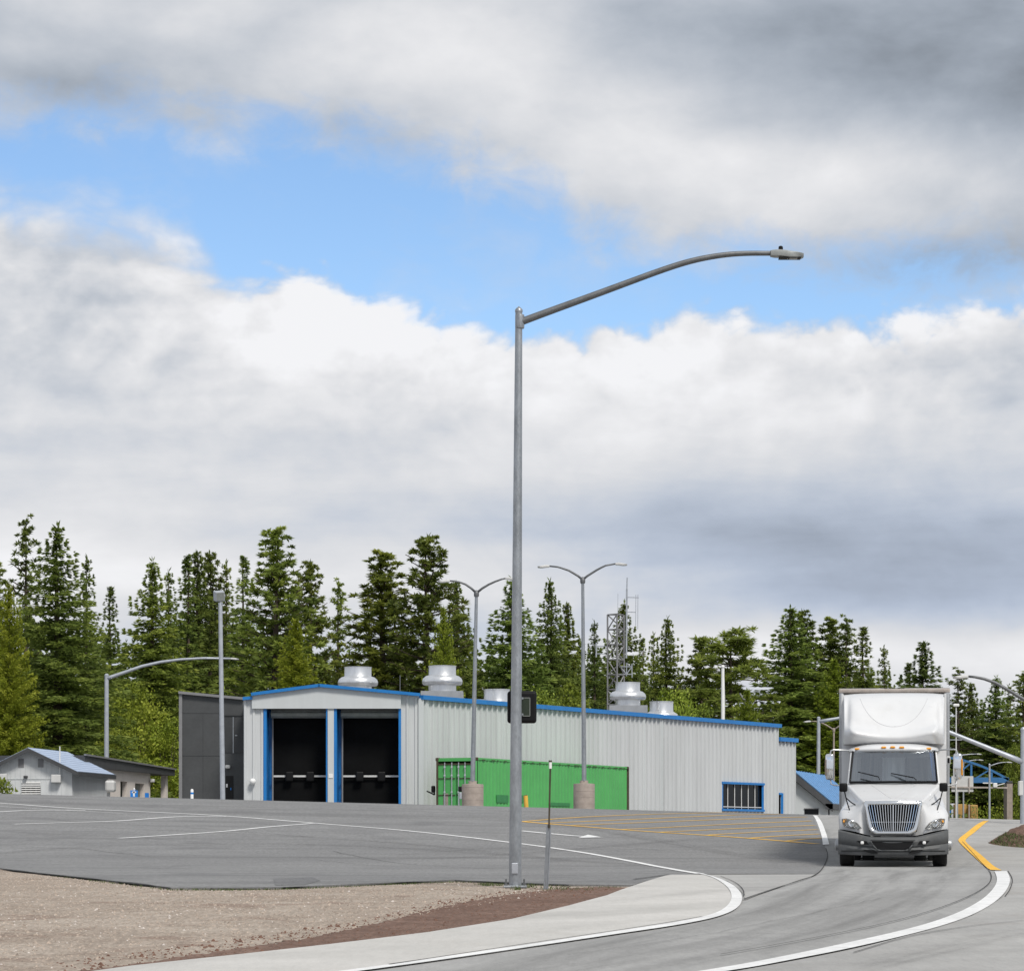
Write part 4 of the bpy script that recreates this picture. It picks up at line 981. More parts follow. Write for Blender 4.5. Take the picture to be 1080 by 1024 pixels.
# dark cart by the pedestal and a black handled thing by the wall
cu=thing('utility_cart','small dark topped metal cart left of the concrete lamp base','cart',ground_at(487.5,130))
p=W(488.3,831.5,130); z0=ground_at(487,130).z
m=MB(); m.rbox((p.x,130,p.z-.02),(.42,.4,.24),.03); m.build('dark_lid',M['blackp'],cu)
m=MB(); m.rbox((p.x,130,p.z-.32),(.34,.34,.32),.03); m.build('body',M['galvpale'],cu)
for o in (-.15,.15):
    m=MB(); m.tube([(p.x+o,130,z0),(p.x+o,130,p.z-.2)],.02,6); m.build('leg',M['galv'],cu)
hd=thing('hand_truck','dark wheeled barrow leaning by the wall left of the container','hand truck',ground_at(455,137.2))
z0=ground_at(456,137.2).z; D=137.2
m=MB(); m.tube([W(450,834,D),W(454.5,836,D),W(458.4,838,D)],.035,6); m.tube([W(458.4,838,D),W(457,829,D)],.035,6); m.build('handle',M['blackp'],hd)
m=MB(); m.rbox(W(457,832,D),(.20,.2,.34),.06); m.build('tray',M['blackp'],hd)
m=MB(); q=W(455.8,0,D); m.lathe((q.x-.04,D,z0+.2),[(.06,0),(.19,.01),(.2,.04),(.19,.07),(.06,.08)],14,'x'); m.build('wheel',M['rubber'],hd)
# ------------------------------------------------------------------ semi truck (built at its own origin, nose towards -Y)
KD=64.5; TX=(942-CX)/F*KD; TZ=.555
tr=thing('semi_truck','white semi truck with chrome grille and tall trailer coming along the concrete road','truck',(TX,KD,g(TX,KD)+.036),-math.atan2(TX,KD)-R(.22))
def tp(px,py,s): k=F/(KD+s); return Vector(((px-942)/k, s, (HZ-py)/k+TZ))
def mir(v): return Vector((-v.x,v.y,v.z))
tb=lambda m,n,mt,par=tr,**k: m.build(n,mt,par,world=False,**k)
# hood and fenders: half grid, mirrored
rows=[
 [(942,883,.50),(925,883,.50),(914,882,.42),(909,880,.31),(901,878,.40),(891,876.2,.56),(886,875.6,.70),(885.2,876,.95)],
 [(942,866,.50),(925,866,.50),(910.8,866,.40),(906.5,867,.32),(899,868,.42),(890.5,868.5,.56),(886,868.6,.70),(884.9,869,.95)],
 [(942,850,.50),(925,850,.50),(910.8,851,.38),(907.5,856,.36),(900.5,860,.52),(892,862.5,.66),(887,862.5,.80),(884.8,863.5,1.0)],
 [(942,845.2,.36),(926,845.2,.36),(911,846.4,.38),(905.5,853,.6),(897.5,856,.76),(891,857.5,.86),(886.8,858,.98),(884.7,861.5,1.12)],
 [(942,841.5,.70),(924,841.5,.71),(906.8,842.8,.75),(901.5,849.5,.95),(894.8,852,1.05),(889.8,853.6,1.1),(886.2,855.5,1.2),(884.6,861,1.3)],
 [(942,833.5,1.3),(919,833.4,1.3),(899.6,835.3,1.32),(896,845,1.4),(891.5,849.5,1.45),(888.4,853,1.5),(886,856,1.55),(884.8,862,1.6)],
 [(942,826.2,1.95),(914,826.4,1.95),(893.5,828.6,1.95),(892,842,1.95),(889.5,849,1.95),(887.6,854,1.95),(886,858,1.95),(885,866,1.95)]]
m=MB(); nc=len(rows[0])
for sgn in (1,-1):
    o=len(m.v)
    for r_ in rows:
        for q in r_:
            v=tp(*q); m.v.append((v.x*sgn,v.y,v.z))
    for j in range(len(rows)-1):
        for i in range(nc-1): a=o+j*nc+i; m.f.append((a,a+1,a+nc+1,a+nc))
hood=tb(m,'hood',M['truckwhite'],smooth=True)
bm_=bmesh.new(); bm_.from_mesh(hood.data); bmesh.ops.remove_doubles(bm_,verts=bm_.verts,dist=.004); bmesh.ops.recalc_face_normals(bm_,faces=bm_.faces); bm_.to_mesh(hood.data); bm_.free()
cr=hood.data.attributes.new('crease_edge','FLOAT','EDGE')
ridge=[[tp(*rows[j][2]) for j in range(3,7)],[tp(*rows[3][i]) for i in range(0,4)],[tp(*rows[j][4]) for j in range(2,6)]]
rset=[{k for k,L_ in enumerate(ridge) if any((Vector((abs(v.co.x),v.co.y,v.co.z))-Vector((abs(q.x),q.y,q.z))).length<.01 for q in L_)} for v in hood.data.vertices]
for e in hood.data.edges:
    k=rset[e.vertices[0]]&rset[e.vertices[1]]
    if k: cr.data[e.index].value=.75 if 0 in k or 1 in k else .35
md=hood.modifiers.new('sub','SUBSURF'); md.levels=3; md.render_levels=3
# fender sides behind the wheel line
m=MB()
for sgn in (1,-1):
    a=[tp(885.2,876,.95),tp(884.9,869,.95),tp(884.8,863.5,1.0),tp(884.7,861.5,1.12),tp(884.6,861,1.3),tp(884.8,862,1.6),tp(885,866,1.95),tp(885,880,1.95)]
    arch=[tp(885.3,883,.98),tp(885.3,874,1.1),tp(885.3,871,1.3),tp(885.3,871,1.45),tp(885.3,872,1.6),tp(885.3,876,1.8),tp(885.3,890,1.9),tp(885.3,905,1.95)]
    o=len(m.v)
    for p,q in zip(a,arch):
        for v in (p,q): m.v.append((v.x*sgn,v.y,v.z))
    for i in range(len(a)-1): m.f.append((o+2*i,o+2*i+1,o+2*i+3,o+2*i+2))
tb(m,'fender_side',M['truckwhite'],smooth=True)
# grille
def gw(z0,t):                                   # half width of the grille opening at height fraction t (0 bottom, 1 top)
    return .515+.155*t**.75
gz0,gz1=tp(0,881.8,.2).z,tp(0,845.8,.2).z
m=MB(); n=26; outer=[];inner=[]
def ring(grow):
    P=[]
    hh=(gz1-gz0)
    zs=[i/12 for i in range(13)]
    for t in zs: 
        w=gw(0,t)+grow
        if t<.12: w-=.10*(1-t/.12)**2
        if t>.94: w-=.03*((t-.94)/.06)
        P.append((w,gz0-grow+(hh+2*grow)*t))
    return P+[(-x,z) for x,z in reversed(P)]
A_=ring(.0); B_=ring(-.085)
gy=lambda x,z: .13+.10*(abs(x)/.7)**2+.06*max(0,(z-gz0)/(gz1-gz0))
vs=[]; N=len(A_)
for (x,z),(x2,z2) in zip(A_,B_):
    vs += [(x,gy(x,z)+.14,z),(x*.99,gy(x,z),z),((x+x2)/2,gy(x,z)-.035,(z+z2)/2),(x2,gy(x2,z2)-.005,z2),(x2,gy(x2,z2)+.10,z2)]
fs=[]
for i in range(N):
    j=(i+1)%N
    for k in range(4): fs.append((5*i+k,5*j+k,5*j+k+1,5*i+k+1))
m.add(vs,fs); gr=tb(m,'grille',M['chrome'],smooth=True)
m=MB()
for i in range(13):
    x,z=B_[i]
    for k in range(13): xx=x*(1-2*k/12); m.v.append((xx,gy(xx,z)+.085,z))
for i in range(12):
    for k in range(12): q=i*13+k; m.f.append((q,q+1,q+14,q+13))
tb(m,'grille_mesh',M['blackp'],gr)
zb_,zt_=gz0+.085,gz1-.085
for i in range(-9,10):
    fx=i/9.6; m=MB(); P=[]
    for q in range(7):
        t=q/6; z=zb_+.004+(zt_-zb_-.008)*t; x=fx*(gw(0,t)-.085); P.append((x,gy(x,z)+.03,z))
    w=.021 if i else .036
    vs=[];fs=[]
    for (x,y,z) in P: vs += [(x-w/2,y+.03,z),(x-w*.28,y-.012,z),(x+w*.28,y-.012,z),(x+w/2,y+.03,z)]
    for q in range(6):
        for k in range(3): fs.append((4*q+k,4*q+k+1,4*q+k+5,4*q+k+4))
    m.add(vs,fs); tb(m,'grille_bar',M['chrome'],gr)
m=MB(); z=gz0+(gz1-gz0)*.38; m.box((-.5,gy(.3,z)+.05,z-.008),(.5,gy(.3,z)+.06,z+.008)); tb(m,'grille_crossbar',M['alu'],gr)
# headlights
M['lamp']=mat('headlight chrome bowl',(.55,.55,.55),.15,.9,.25,14)
mm,t_,b_=newmat('headlight glass'); b_.inputs['Base Color'].default_value=(.62,.63,.62,1); b_.inputs['Roughness'].default_value=.06; b_.inputs['Transmission Weight'].default_value=.85; b_.inputs['IOR'].default_value=1.15; M['lens']=mm
for sgn in (1,-1):
    O=[(888.2,864.9,.60),(893,864.4,.52),(899,866,.44),(904.5,869.2,.38),(908.8,874.6,.31),(906,875.9,.34),(898,875,.44),(891,873,.54),(888.6,869.5,.60)]
    P=[tp(*q) for q in O]; c=sum(P,Vector())/len(P)
    def loop(sc,dy): return [Vector(((c.x+(p.x-c.x)*sc)*sgn, c.y+(p.y-c.y)*sc+dy, c.z+(p.z-c.z)*sc)) for p in P]
    L=[loop(1.04,-.015),loop(.98,-.045),loop(.80,-.03),loop(.4,.02)]; n=len(P); m=MB(); vs=sum(L,[])
    fs=[(i*n+k,i*n+(k+1)%n,(i+1)*n+(k+1)%n,(i+1)*n+k) for i in range(3) for k in range(n)]+[tuple(range(3*n,4*n))]
    m.add(vs,fs); hl=tb(m,'headlight',M['lamp'],smooth=True,angle=50)
    m=MB(); q=tp(898.5,869.8,.40); m.lathe((q.x*sgn,q.y-.01,q.z),[(.075,.03),(.085,-.02),(.07,-.03),(.03,.0)],16,'y'); tb(m,'lamp_bowl',M['chrome'],hl,smooth=True)
    m=MB(); q=tp(890.6,867.6,.50); m.rbox((q.x*sgn,q.y+.015,q.z),(.06,.06,.055),.02); tb(m,'turn_signal',M['amber'],hl)
    m=MB(); LL=[loop(1.0,-.05),loop(.75,-.072),loop(.3,-.078)]; vs=sum(LL,[]); fs=[(i*n+k,i*n+(k+1)%n,(i+1)*n+(k+1)%n,(i+1)*n+k) for i in range(2) for k in range(n)]+[tuple(range(2*n,3*n))]
    m.add(vs,fs); tb(m,'headlight_lens',M['lens'],hl,smooth=True)
# bumper
def by(x): return .0+.34*(abs(x)/1.25)**2.6
xs_=[-1.245+2.49*i/30 for i in range(31)]
def ztopb(x): 
    a=abs(x); return (tp(0,883.8,.1).z if a<.5 else tp(0,883.8,.1).z+(tp(0,875.8,.3).z-tp(0,883.8,.1).z)*((a-.5)/.745)**1.1)
zlow=lambda x: tp(0,903.5,.1).z+.03*(abs(x)/1.25)**4
m=MB(); prof=[(0,.16),(.02,.02),(.30,-.01),(.44,.03),(.50,.0),(.72,-.015),(.93,.03),(1,.13)]
vs=[]
for x in xs_:
    zt,zl_=ztopb(x),zlow(x)
    for t,dy in prof: vs.append((x,by(x)+dy,zl_+(zt-zl_)*t))
np_=len(prof); fs=[(i*np_+k,i*np_+k+1,(i+1)*np_+k+1,(i+1)*np_+k) for i in range(30) for k in range(np_-1)]
for sg in (0,30):
    zt,zl_=ztopb(xs_[sg]),zlow(xs_[sg]); o=len(vs)
    vs += [(xs_[sg],by(1.245)+.55,zl_),(xs_[sg],by(1.245)+.45,zt)]
    fs.append(tuple([sg*np_+k for k in range(np_)]+[o+1,o]))
m.add(vs,fs); bu=tb(m,'bumper',M['bumper'],smooth=True,angle=35)
def bq(px,py,dy): 
    v=tp(px,py,.1); return (v.x,by(v.x)+dy,v.z)
def decal(pts,dy,mt,name,par=bu,depth=.05):
    v=[Vector(bq(x,y,dy)) for x,y in pts]
    m=MB(); m.prism(v,(0,depth,0)); return tb(m,name,mt,par)
decal([(919.5,888.2),(963.5,888.2),(961,892),(957,896.2),(953.5,897),(930,897),(926,896.2),(922,892)],-.035,M['blackp'],'air_inlet')
v=[Vector(bq(*q,-.06)) for q in [(917.8,887.2),(965,887.2),(962.2,892.3),(957.8,897.3),(953.8,898.3),(929.6,898.3),(925.4,897.3),(920.8,892.3)]]
m=MB()
for i in range(len(v)): m.tube([v[i],v[(i+1)%len(v)]],.014,6)
tb(m,'inlet_rim',M['bumper'],bu,smooth=True)
for sgn in (1,-1):
    f=lambda x:942+(x-942)*sgn
    decal([(f(903.8),887.8),(f(914.2),888.2),(f(916.5),891.6),(f(908),891.6)],-.03,M['blackp'],'fog_recess')
    q=bq(f(909.6),890,-.045); m=MB(); m.rbox(q,(.075,.05,.07),.02); tb(m,'fog_light',M['white'],bu)
    decal([(f(911),897.4),(f(922.5),897.8),(f(926),901.2),(f(920.5),901.6),(f(914),899.8)],-.03,M['blackp'],'tow_slot')
m=MB(); m.tube([bq(887.5+ i*(109/14),899.2 if 3<i<11 else 898.6,-.004) for i in range(15)],.008,5); tb(m,'bumper_crease',M['blackp'],bu)
# cab
ob=[tp(893.6,828.5,1.95),tp(990.4,828.5,1.95),tp(986.8,793,2.5),tp(897.2,793,2.5)]
ib=[tp(896.3,826.3,1.93),tp(987.7,826.3,1.93),tp(984.6,793.5,2.48),tp(899.4,793.5,2.48)]
m=MB(); m.add(ob+ib,[(0,1,5,4),(1,2,6,5),(2,3,7,6),(3,0,4,7)])
bk=[Vector((p.x*1.02,3.5,p.z)) for p in ob]; lo=[Vector((ob[0].x,1.95,.55)),Vector((ob[1].x,1.95,.55)),Vector((bk[1].x,3.5,.55)),Vector((bk[0].x,3.5,.55))]
m.add(ob+bk+lo,[(2,3,7,6),(0,8,11,4),(1,5,10,9),(0,4,7,3),(1,2,6,5),(8,9,10,11)])
cab=tb(m,'cab',M['truckwhite'])
m=MB()
for a,b in ((0,3),(1,2)): m.tube([ib[a]+Vector((0,-.015,0)),ib[b]+Vector((0,-.015,0))],.022,6)
m.tube([ib[0]+Vector((0,-.03,.0)),(0,1.72,ib[0].z-.0),ib[1]+Vector((0,-.03,.0))],.03,6); tb(m,'windscreen_seal',M['blackp'],cab)
mm,t_,b_=newmat('windscreen glass'); nd=mm.node_tree.nodes; 
tp2=t_.node('ShaderNodeBsdfTransparent'); tp2.inputs[0].default_value=(.82,.87,.89,1); gl=t_.node('ShaderNodeBsdfGlossy'); gl.inputs['Roughness'].default_value=.04; gl.inputs[0].default_value=(.9,.95,1,1)
mx=t_.node('ShaderNodeMixShader'); mx.inputs[0].default_value=.27; t_.l.new(tp2.outputs[0],mx.inputs[1]); t_.l.new(gl.outputs[0],mx.inputs[2]); t_.l.new(mx.outputs[0],nd['Material Output'].inputs['Surface']); M['glass']=mm
m=MB(); n=12
for j in range(5):
    t=j/4
    for i in range(n+1):
        a=ib[0].lerp(ib[3],t); b=ib[1].lerp(ib[2],t); p=a.lerp(b,i/n); x=(i/n-.5)*2; m.v.append((p.x,p.y-.16*(1-x*x),p.z))
for j in range(4):
    for i in range(n): k=j*(n+1)+i; m.f.append((k,k+1,k+n+2,k+n+1))
ws=tb(m,'windscreen',M['glass'],smooth=True)
# interior
M['inside']=mat('grey cab curtain',(.72,.73,.73),.9,0,.18,2,0,30,0,(0,0,0),(6,1,.1))
M['seat']=mat('dark seat fabric',(.03,.032,.036),.9,0,.2,5)
M['curtblue']=mat('blue curtain',(.02,.12,.35),.8,0,.2,5)
m=MB()
z0,z1=tp(0,830,3.2).z,tp(0,790,3.2).z
for i in range(41):
    x=-1.0+2*i/40; y=3.05+.05*math.sin(i*1.7)+.03*math.sin(i*.6); m.v += [(x,y,z0),(x,y,z1)]
m.f += [(2*i,2*i+2,2*i+3,2*i+1) for i in range(40)]; tb(m,'sleeper_curtain',M['inside'],cab,smooth=True)
m=MB(); a=ib[3]; b=ib[2]; 
for sgn in (1,-1): pass
for j,(dz,dy) in enumerate(((.02,.10),(-.15,.02))):
    for i in range(13): p=a.lerp(b,i/12); x=(i/12-.5)*2; m.v.append((p.x*(1 if j==0 else .95),p.y-.10*(1-x*x)+dy,p.z+dz+(.03*abs(x)**6 if j else 0)))
m.f += [(i,i+1,i+14,i+13) for i in range(12)]; tb(m,'sun_visor',M['blackp'],cab)
for x in (-.52,.52):
    m=MB(); m.rbox((x,2.85,z0+.25),(.50,.18,.9),.07); m.rbox((x,2.83,z0+.72),(.28,.14,.2),.05); tb(m,'seat',M['seat'],cab)
m=MB(); m.rbox((0,2.2,tp(0,828,2.2).z-.02),(1.9,.5,.12),.05); tb(m,'dashboard',M['seat'],cab)
m=MB(); m.tube([(.5+.19*math.cos(i*PI/8),2.42+.05*math.sin(i*PI/8),tp(0,826,2.4).z+.12+.17*math.sin(i*PI/8)) for i in range(17)],.016,6); tb(m,'steering_wheel',M['blackp'],cab)
m=MB()
for i in range(7): x=.84+.022*i; m.v += [(x+.07,2.15+.03*(i%2),tp(0,827,2.2).z),(x,2.5+.03*(i%2),tp(0,795,2.5).z)]
m.f += [(2*i,2*i+2,2*i+3,2*i+1) for i in range(6)]; tb(m,'side_curtain',M['curtblue'],cab)
# wipers
for x0,y0,x1,y1,xe,ye in ((905,815.4,926.5,820.6,927.5,823.5),(939.5,817,963,821.6,966,824.2)):
    m=MB(); a=tp(x0,y0,2.02); b=tp(x1,y1,1.86); e=tp(xe,ye,1.80); d=Vector((0,-.14,0)); m.tube([a+d,b+d],.013,6); m.tube([a.lerp(b,.35)+d*1.15,b+d*1.15,e+d*1.1],.010,6); tb(m,'wiper',M['blackp'])
# roof visor with marker lamps
m=MB(); n=20
for i in range(n+1):
    x=(i/n-.5)*2; a=abs(x); hw=1.045
    X_=x*hw; yf=2.30+.42*a**4; top=tp(0,787.2,2.6).z-.06*a**4-.02*a*a; bot=tp(0,793.8,2.4).z-.03*a**3
    m.v += [(X_,yf+.22,bot-.01),(X_,yf+.02,bot),(X_,yf-.02,bot+.05),(X_,yf+.03,(bot+top)/2+.02),(X_,yf+.16,top-.01),(X_*.98,yf+.8,top+.06)]
for i in range(n):
    for k in range(5): q=i*6+k; m.f.append((q,q+6,q+7,q+1))
vi=tb(m,'roof_visor',M['truckwhite'],smooth=True)
for px,py in ((903.7,790.7),(931.8,789.4),(941.2,789.2),(950.6,789.4),(978.9,790.7)):
    v=tp(px,py,2.3); a=abs(v.x)/1.045; m=MB(); m.rbox((v.x,2.30+.42*a**4-.0,v.z+.0),(.115,.08,.045),.018); tb(m,'marker_lamp',M['amber'],vi)
# sleeper body
m=MB(); 
sl=[(887.4,.6),(996.6,.6)]; s0_=3.5
x0,x1=tp(887.6,0,3.6).x,tp(996.6,0,3.6).x; zt=tp(0,787,3.6).z
m.box((x0,3.5,.6),(x1,4.9,zt)); sleeper=tb(m,'sleeper',M['truckwhite'])
# roof fairing
cols=[942,931,920,908,901,896.8,894.2,890.6,889.0]
rw=[ (786.0,3.10,[0,0,.0,.0,.02,.05,.10,.25,.42]),
     (783.2,2.95,[0,0,.0,-.01,-.02,-.0,.10,.28,.45]),
     (779.0,2.88,[0,0,-.02,-.08,-.12,-.06,.14,.30,.45]),
     (774.5,2.98,[0,0,-.04,-.14,-.16,-.08,.16,.30,.42]),
     (770.2,3.10,[0,0,.02,.04,.02,.02,.22,.28,.36]),
     (762,3.28,[.06,.05,.02,-.02,.02,.05,.22,.24,.28]),
     (752,3.52,[.10,.08,.03,-.04,-.02,.04,.20,.18,.18]),
     (742,3.82,[.06,.05,.02,-.02,-.02,.02,.16,.12,.10]),
     (735.5,4.15,[0,0,0,0,0,.02,.10,.05,.04]),
     (732.6,4.55,[0,0,0,0,0,.0,.04,.0,.0]),
     (732.2,4.95,[0,0,0,0,0,.0,.0,.0,.0])]
m=MB(); nc=len(cols)
for sgn in (1,-1):
    o=len(m.v)
    for j,(py,s,ds) in enumerate(rw):
        for i,px in enumerate(cols):
            yy=py-( [0,.2,.8,2.0,3.6,5.2,5.4,5.0,5.0][i] if j in (2,3) else ([0,.1,.5,1.2,2.2,3.4,3.6,3.4,3.4][i] if j in (1,4) else 0))+([0,0,.1,.3,.6,1.0,1.3,1.6,2.0][i] if j>=8 else 0)
            v=tp(px,yy,s+ds[i]); m.v.append((v.x*sgn,v.y,v.z))
    for j in range(len(rw)-1):
        for i in range(nc-1): a=o+j*nc+i; m.f.append((a,a+1,a+nc+1,a+nc))
    # outer cheek back to the trailer gap
    o2=len(m.v); ch=[o+j*nc+nc-1 for j in range(len(rw))]
    for j in ch: v=m.v[j]; m.v.append((v[0]*1.005,4.95,v[2]))
    for j in range(len(rw)-1): m.f.append((ch[j],o2+j,o2+j+1,ch[j+1]))
fa=tb(m,'roof_fairing',M['truckwhite'],smooth=True)
bm_=bmesh.new(); bm_.from_mesh(fa.data); bmesh.ops.remove_doubles(bm_,verts=bm_.verts,dist=.004); bmesh.ops.recalc_face_normals(bm_,faces=bm_.faces); bm_.to_mesh(fa.data); bm_.free()
md=fa.modifiers.new('sub','SUBSURF'); md.levels=3; md.render_levels=3
for sgn in (1,-1):
    m=MB(); P=[tp(889.6,q,4.6) for q in (733.6,760,787,830,862)]
    m.prism([(P[0].x*sgn,4.3,P[0].z),(P[-1].x*sgn,4.3,.9),(P[-1].x*sgn,5.1,.9),(P[0].x*sgn,5.1,P[0].z)],(-.05*sgn,0,0)); tb(m,'side_extender',M['truckwhite'])
    m=MB(); p,q=tp(893.2,744,3.98),tp(891.0,766,3.55); m.tube([(p.x*sgn,p.y,p.z),(q.x*sgn,q.y,q.z)],.022,6); tb(m,'fairing_gap',M['seat'],fa)
# mirrors
M['brown']=mat('painted brown mirror shell reflection',(.23,.19,.16),.3,.4,.2,5)  # brown strip: a reflection on the mirror shell, put in as colour
for sgn in (1,-1):
    f=lambda x:942+(x-942)*sgn
    a=tp(f(870.6),0,2.3).x; b=tp(f(879.8),0,2.3).x; zt=tp(0,796,2.3).z; zb_=tp(0,823.5,2.3).z
    m=MB(); m.rbox(((a+b)/2,2.34,(zt+zb_)/2),(abs(b-a),.16,zt-zb_),.055,3); mi=tb(m,'side_mirror',M['chrome'],smooth=True,angle=50)
    m=MB(); xo=a; m.box((xo-.012,2.26,zb_+.10),(xo+.012,2.40,zt-.14)); tb(m,'side_marker' if sgn<0 else 'shell_reflection',M['amber'] if sgn<0 else M['brown'],mi)
    m=MB(); m.box((min(a,b)+.02,2.415,zb_+.03),(max(a,b)-.02,2.425,zt-.03)); tb(m,'mirror_glass',M['chrome'],mi)
    P=[tp(f(897),792.8,2.5),tp(f(890),792.2,2.4),tp(f(879),791.8,2.33),tp(f(876.6),792.6,2.32),tp(f(875.6),796.5,2.32)]
    m=MB(); m.tube(P,.018,8); m.rbox(P[0]+Vector((.03*sgn,0,-.01)),(.16,.1,.05),.02); tb(m,'mirror_arm',M['alu'],mi,smooth=True,angle=40)
    P=[tp(f(876),823,2.32),tp(f(876.5),828,2.3),tp(f(880),829.3,2.25),tp(f(893),829.8,2.1)]
    m=MB(); m.tube(P,.016,8); tb(m,'mirror_arm',M['alu'],mi,smooth=True)
    # hood mirror
    q=tp(f(889.7),831.6,1.1); m=MB(); m.rbox(q,(.19,.14,.20),.04,3); hm=tb(m,'hood_mirror',M['blackp'],smooth=True,angle=50)
    m=MB(); m.tube([tp(f(890.8),835.5,1.1),tp(f(893.2),846,.98),tp(f(896.8),857.5,.80)],.014,6); q=tp(f(897),858.4,.78); m.rbox(q,(.10,.08,.05),.02); m.tube([tp(f(893),843,1.0),tp(f(898),847.5,1.0),tp(f(905.4),852,.72)],.013,6); tb(m,'mirror_stalk',M['blackp'],hm,smooth=True,angle=50)
q=tp(999.2,803.5,2.6); m=MB(); m.rbox(q,(.09,.10,.20),.02); tb(m,'spot_mirror',M['greyl'])
q=tp(999.4,803.5,2.54); m=MB(); m.box((q.x-.025,q.y-.01,q.z-.06),(q.x+.025,q.y+.0,q.z+.06)); tb(m,'spot_glass',M['blackp'])
# wheels
def wheel(x,y,w,name='wheel',face=1,r=.51):
    m=MB(); c=(x,y,r); pf=[(.30,-w/2+.02),(.44,-w/2),(.49,-w/2+.02),(r,-w/2+.05),(r,w/2-.05),(.49,w/2-.02),(.44,w/2),(.30,w/2-.02)]
    m.lathe(c,pf,32,'x'); t=tb(m,name,M['rubber'],smooth=True,angle=40)
    m=MB()
    for o in (-.25,0,.25): m.lathe((x+o*w,y,r),[(r+.001,-.008),(r+.004,-.006),(r+.004,.006),(r+.001,.008)],32,'x')
    xo=face
    m=MB(); m.lathe((x+face*w*.30,y,r),[(.29,-.02*face),(.285,.03*face),(.22,.02*face),(.14,.05*face),(.13,.16*face),(.05,.19*face)],20,'x'); h=tb(m,'rim',M['alu'],t,smooth=True,angle=40)
    m=MB()
    for i in range(10):
        a=2*PI*i/10; m.lathe((x+face*(w*.30+.03),y+.19*math.cos(a),r+.19*math.sin(a)),[(.018,0),(.018,.07*face),(.008,.075*face)],6,'x')
    tb(m,'lug_nut',M['alu'],t,smooth=True,angle=40); return t
xo,xi=tp(886.0,0,1.25).x,tp(901.2,0,1.25).x
for sgn in (1,-1): wheel(sgn*(xo+xi)/2,1.30,abs(xo-xi),'wheel',-sgn if xo<0 and sgn>0 else (1 if sgn<0 else -1))
for y in (6.2,7.5,16.3,17.6):
    for sgn in (1,-1):
        for o in (.98,.64): wheel(sgn*o,y,.28,'wheel',sgn,.50)
m=MB(); m.box((-.42,.5,.62),(-.30,8.2,.86)); m.box((.30,.5,.62),(.42,8.2,.86)); m.rbox((0,1.3,.50),(1.8,.16,.16),.05); m.rbox((0,1.1,.55),(.8,1.2,.30),.08); m.box((-1.1,2.4,.42),(-.55,4.4,.95)); m.box((.55,2.4,.42),(1.1,4.4,.95)); m.box((-.5,15.5,.6),(.5,18.3,.9)); m.rbox((0,6.85,.5),(1.9,.14,.14),.05)
m.box((-1.0,5.0,.80),(1.0,5.1,1.2))
tb(m,'chassis',M['seat'])
# trailer
s=5.35; xl,xr=tp(884.6,0,s).x,tp(1000,0,s).x; zt=tp(0,727.4,s).z; zbt=1.15; LT=13.6
m=MB(); m.box((xl+.09,s-.0,zbt),(xr-.09,s+.06,zt-.14)); m.box((xl+.02,s+.06,zbt),(xr-.02,s+LT,zt-.03)); trl=tb(m,'trailer',M['trailer'])
for x in (xl+.055,xr-.055):
    m=MB(); m.rbox((x,s+.03,(zbt+zt)/2),(.11,.14,zt-zbt-.04),.035,3); tb(m,'corner_post',M['alu'],trl,smooth=True,angle=40)
m=MB(); m.rbox(((xl+xr)/2,s+.03,zt-.06),(xr-xl+.02,.16,.11),.03,2); tb(m,'top_rail',M['railr'],trl)
m=MB(); m.box((xl,s+.1,zt-.14),(xl+.03,s+LT,zt)); m.box((xr-.03,s+.1,zt-.14),(xr,s+LT,zt)); m.box((xl+.0,s+.08,zt+.0),(xr-.0,s+.12,zt+.012)); m.box((xl,s+.1,zbt-.05),(xl+.04,s+LT,zbt+.2)); m.box((xr-.04,s+.1,zbt-.05),(xr,s+LT,zbt+.2)); tb(m,'side_rail',M['alu'],trl)
m=MB(); m.rbox(((xl+xr)/2-.0,s-.0,zt-.02),(.5,.06,.05),.015); tb(m,'clearance_lamp',M['blackp'],trl)
for x in (xl+.12,xr-.12):
    m=MB(); m.box((x-.03,s+2.6,.35),(x+.03,s+2.7,zbt)); tb(m,'landing_leg',M['alu'],trl)

# moulding seams on the fairing and hood, laid onto the finished surface
from mathutils.bvhtree import BVHTree
bpy.context.view_layer.update()
dg=bpy.context.evaluated_depsgraph_get()
def surf(ob):
    ev=ob.evaluated_get(dg); me=ev.to_mesh(); bv=BVHTree.FromPolygons([v.co.copy() for v in me.vertices],[tuple(p.vertices) for p in me.polygons]); ev.to_mesh_clear(); return bv
M['seam']=mat('moulding seam with painted shade',(.47,.475,.48),.6)  # grey holds the shade of the moulded creases in its colour
def seam(bv,ob,pts,s,r=.009,down=False):
    for sgn in (1,-1):
        P=[]
        for px,py in pts:
            v=tp(px,py,s); h=bv.ray_cast(Vector((v.x*sgn,-3,v.z)),Vector((0,1,0))) if not down else bv.ray_cast(Vector((v.x*sgn,v.y,6)),Vector((0,0,-1)))
            if h[0] is not None: P.append(h[0]+(h[1] if h[1].y<0 else -h[1])*.001)
        if len(P)>2: m=MB(); m.tube(P,r,6); tb(m,'moulding_seam',M['seam'],ob,smooth=True)
bv=surf(fa)
def bez(a,b,c,n=14): return [((1-t)**2*a[0]+2*t*(1-t)*b[0]+t*t*c[0],(1-t)**2*a[1]+2*t*(1-t)*b[1]+t*t*c[1]) for t in [i/n for i in range(n+1)]]
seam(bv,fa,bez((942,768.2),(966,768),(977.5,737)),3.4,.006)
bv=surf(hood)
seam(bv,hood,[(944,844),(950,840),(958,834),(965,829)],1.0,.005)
seam(bv,hood,[(979,846),(984,841),(988.4,835),(990,831)],1.0,.006)
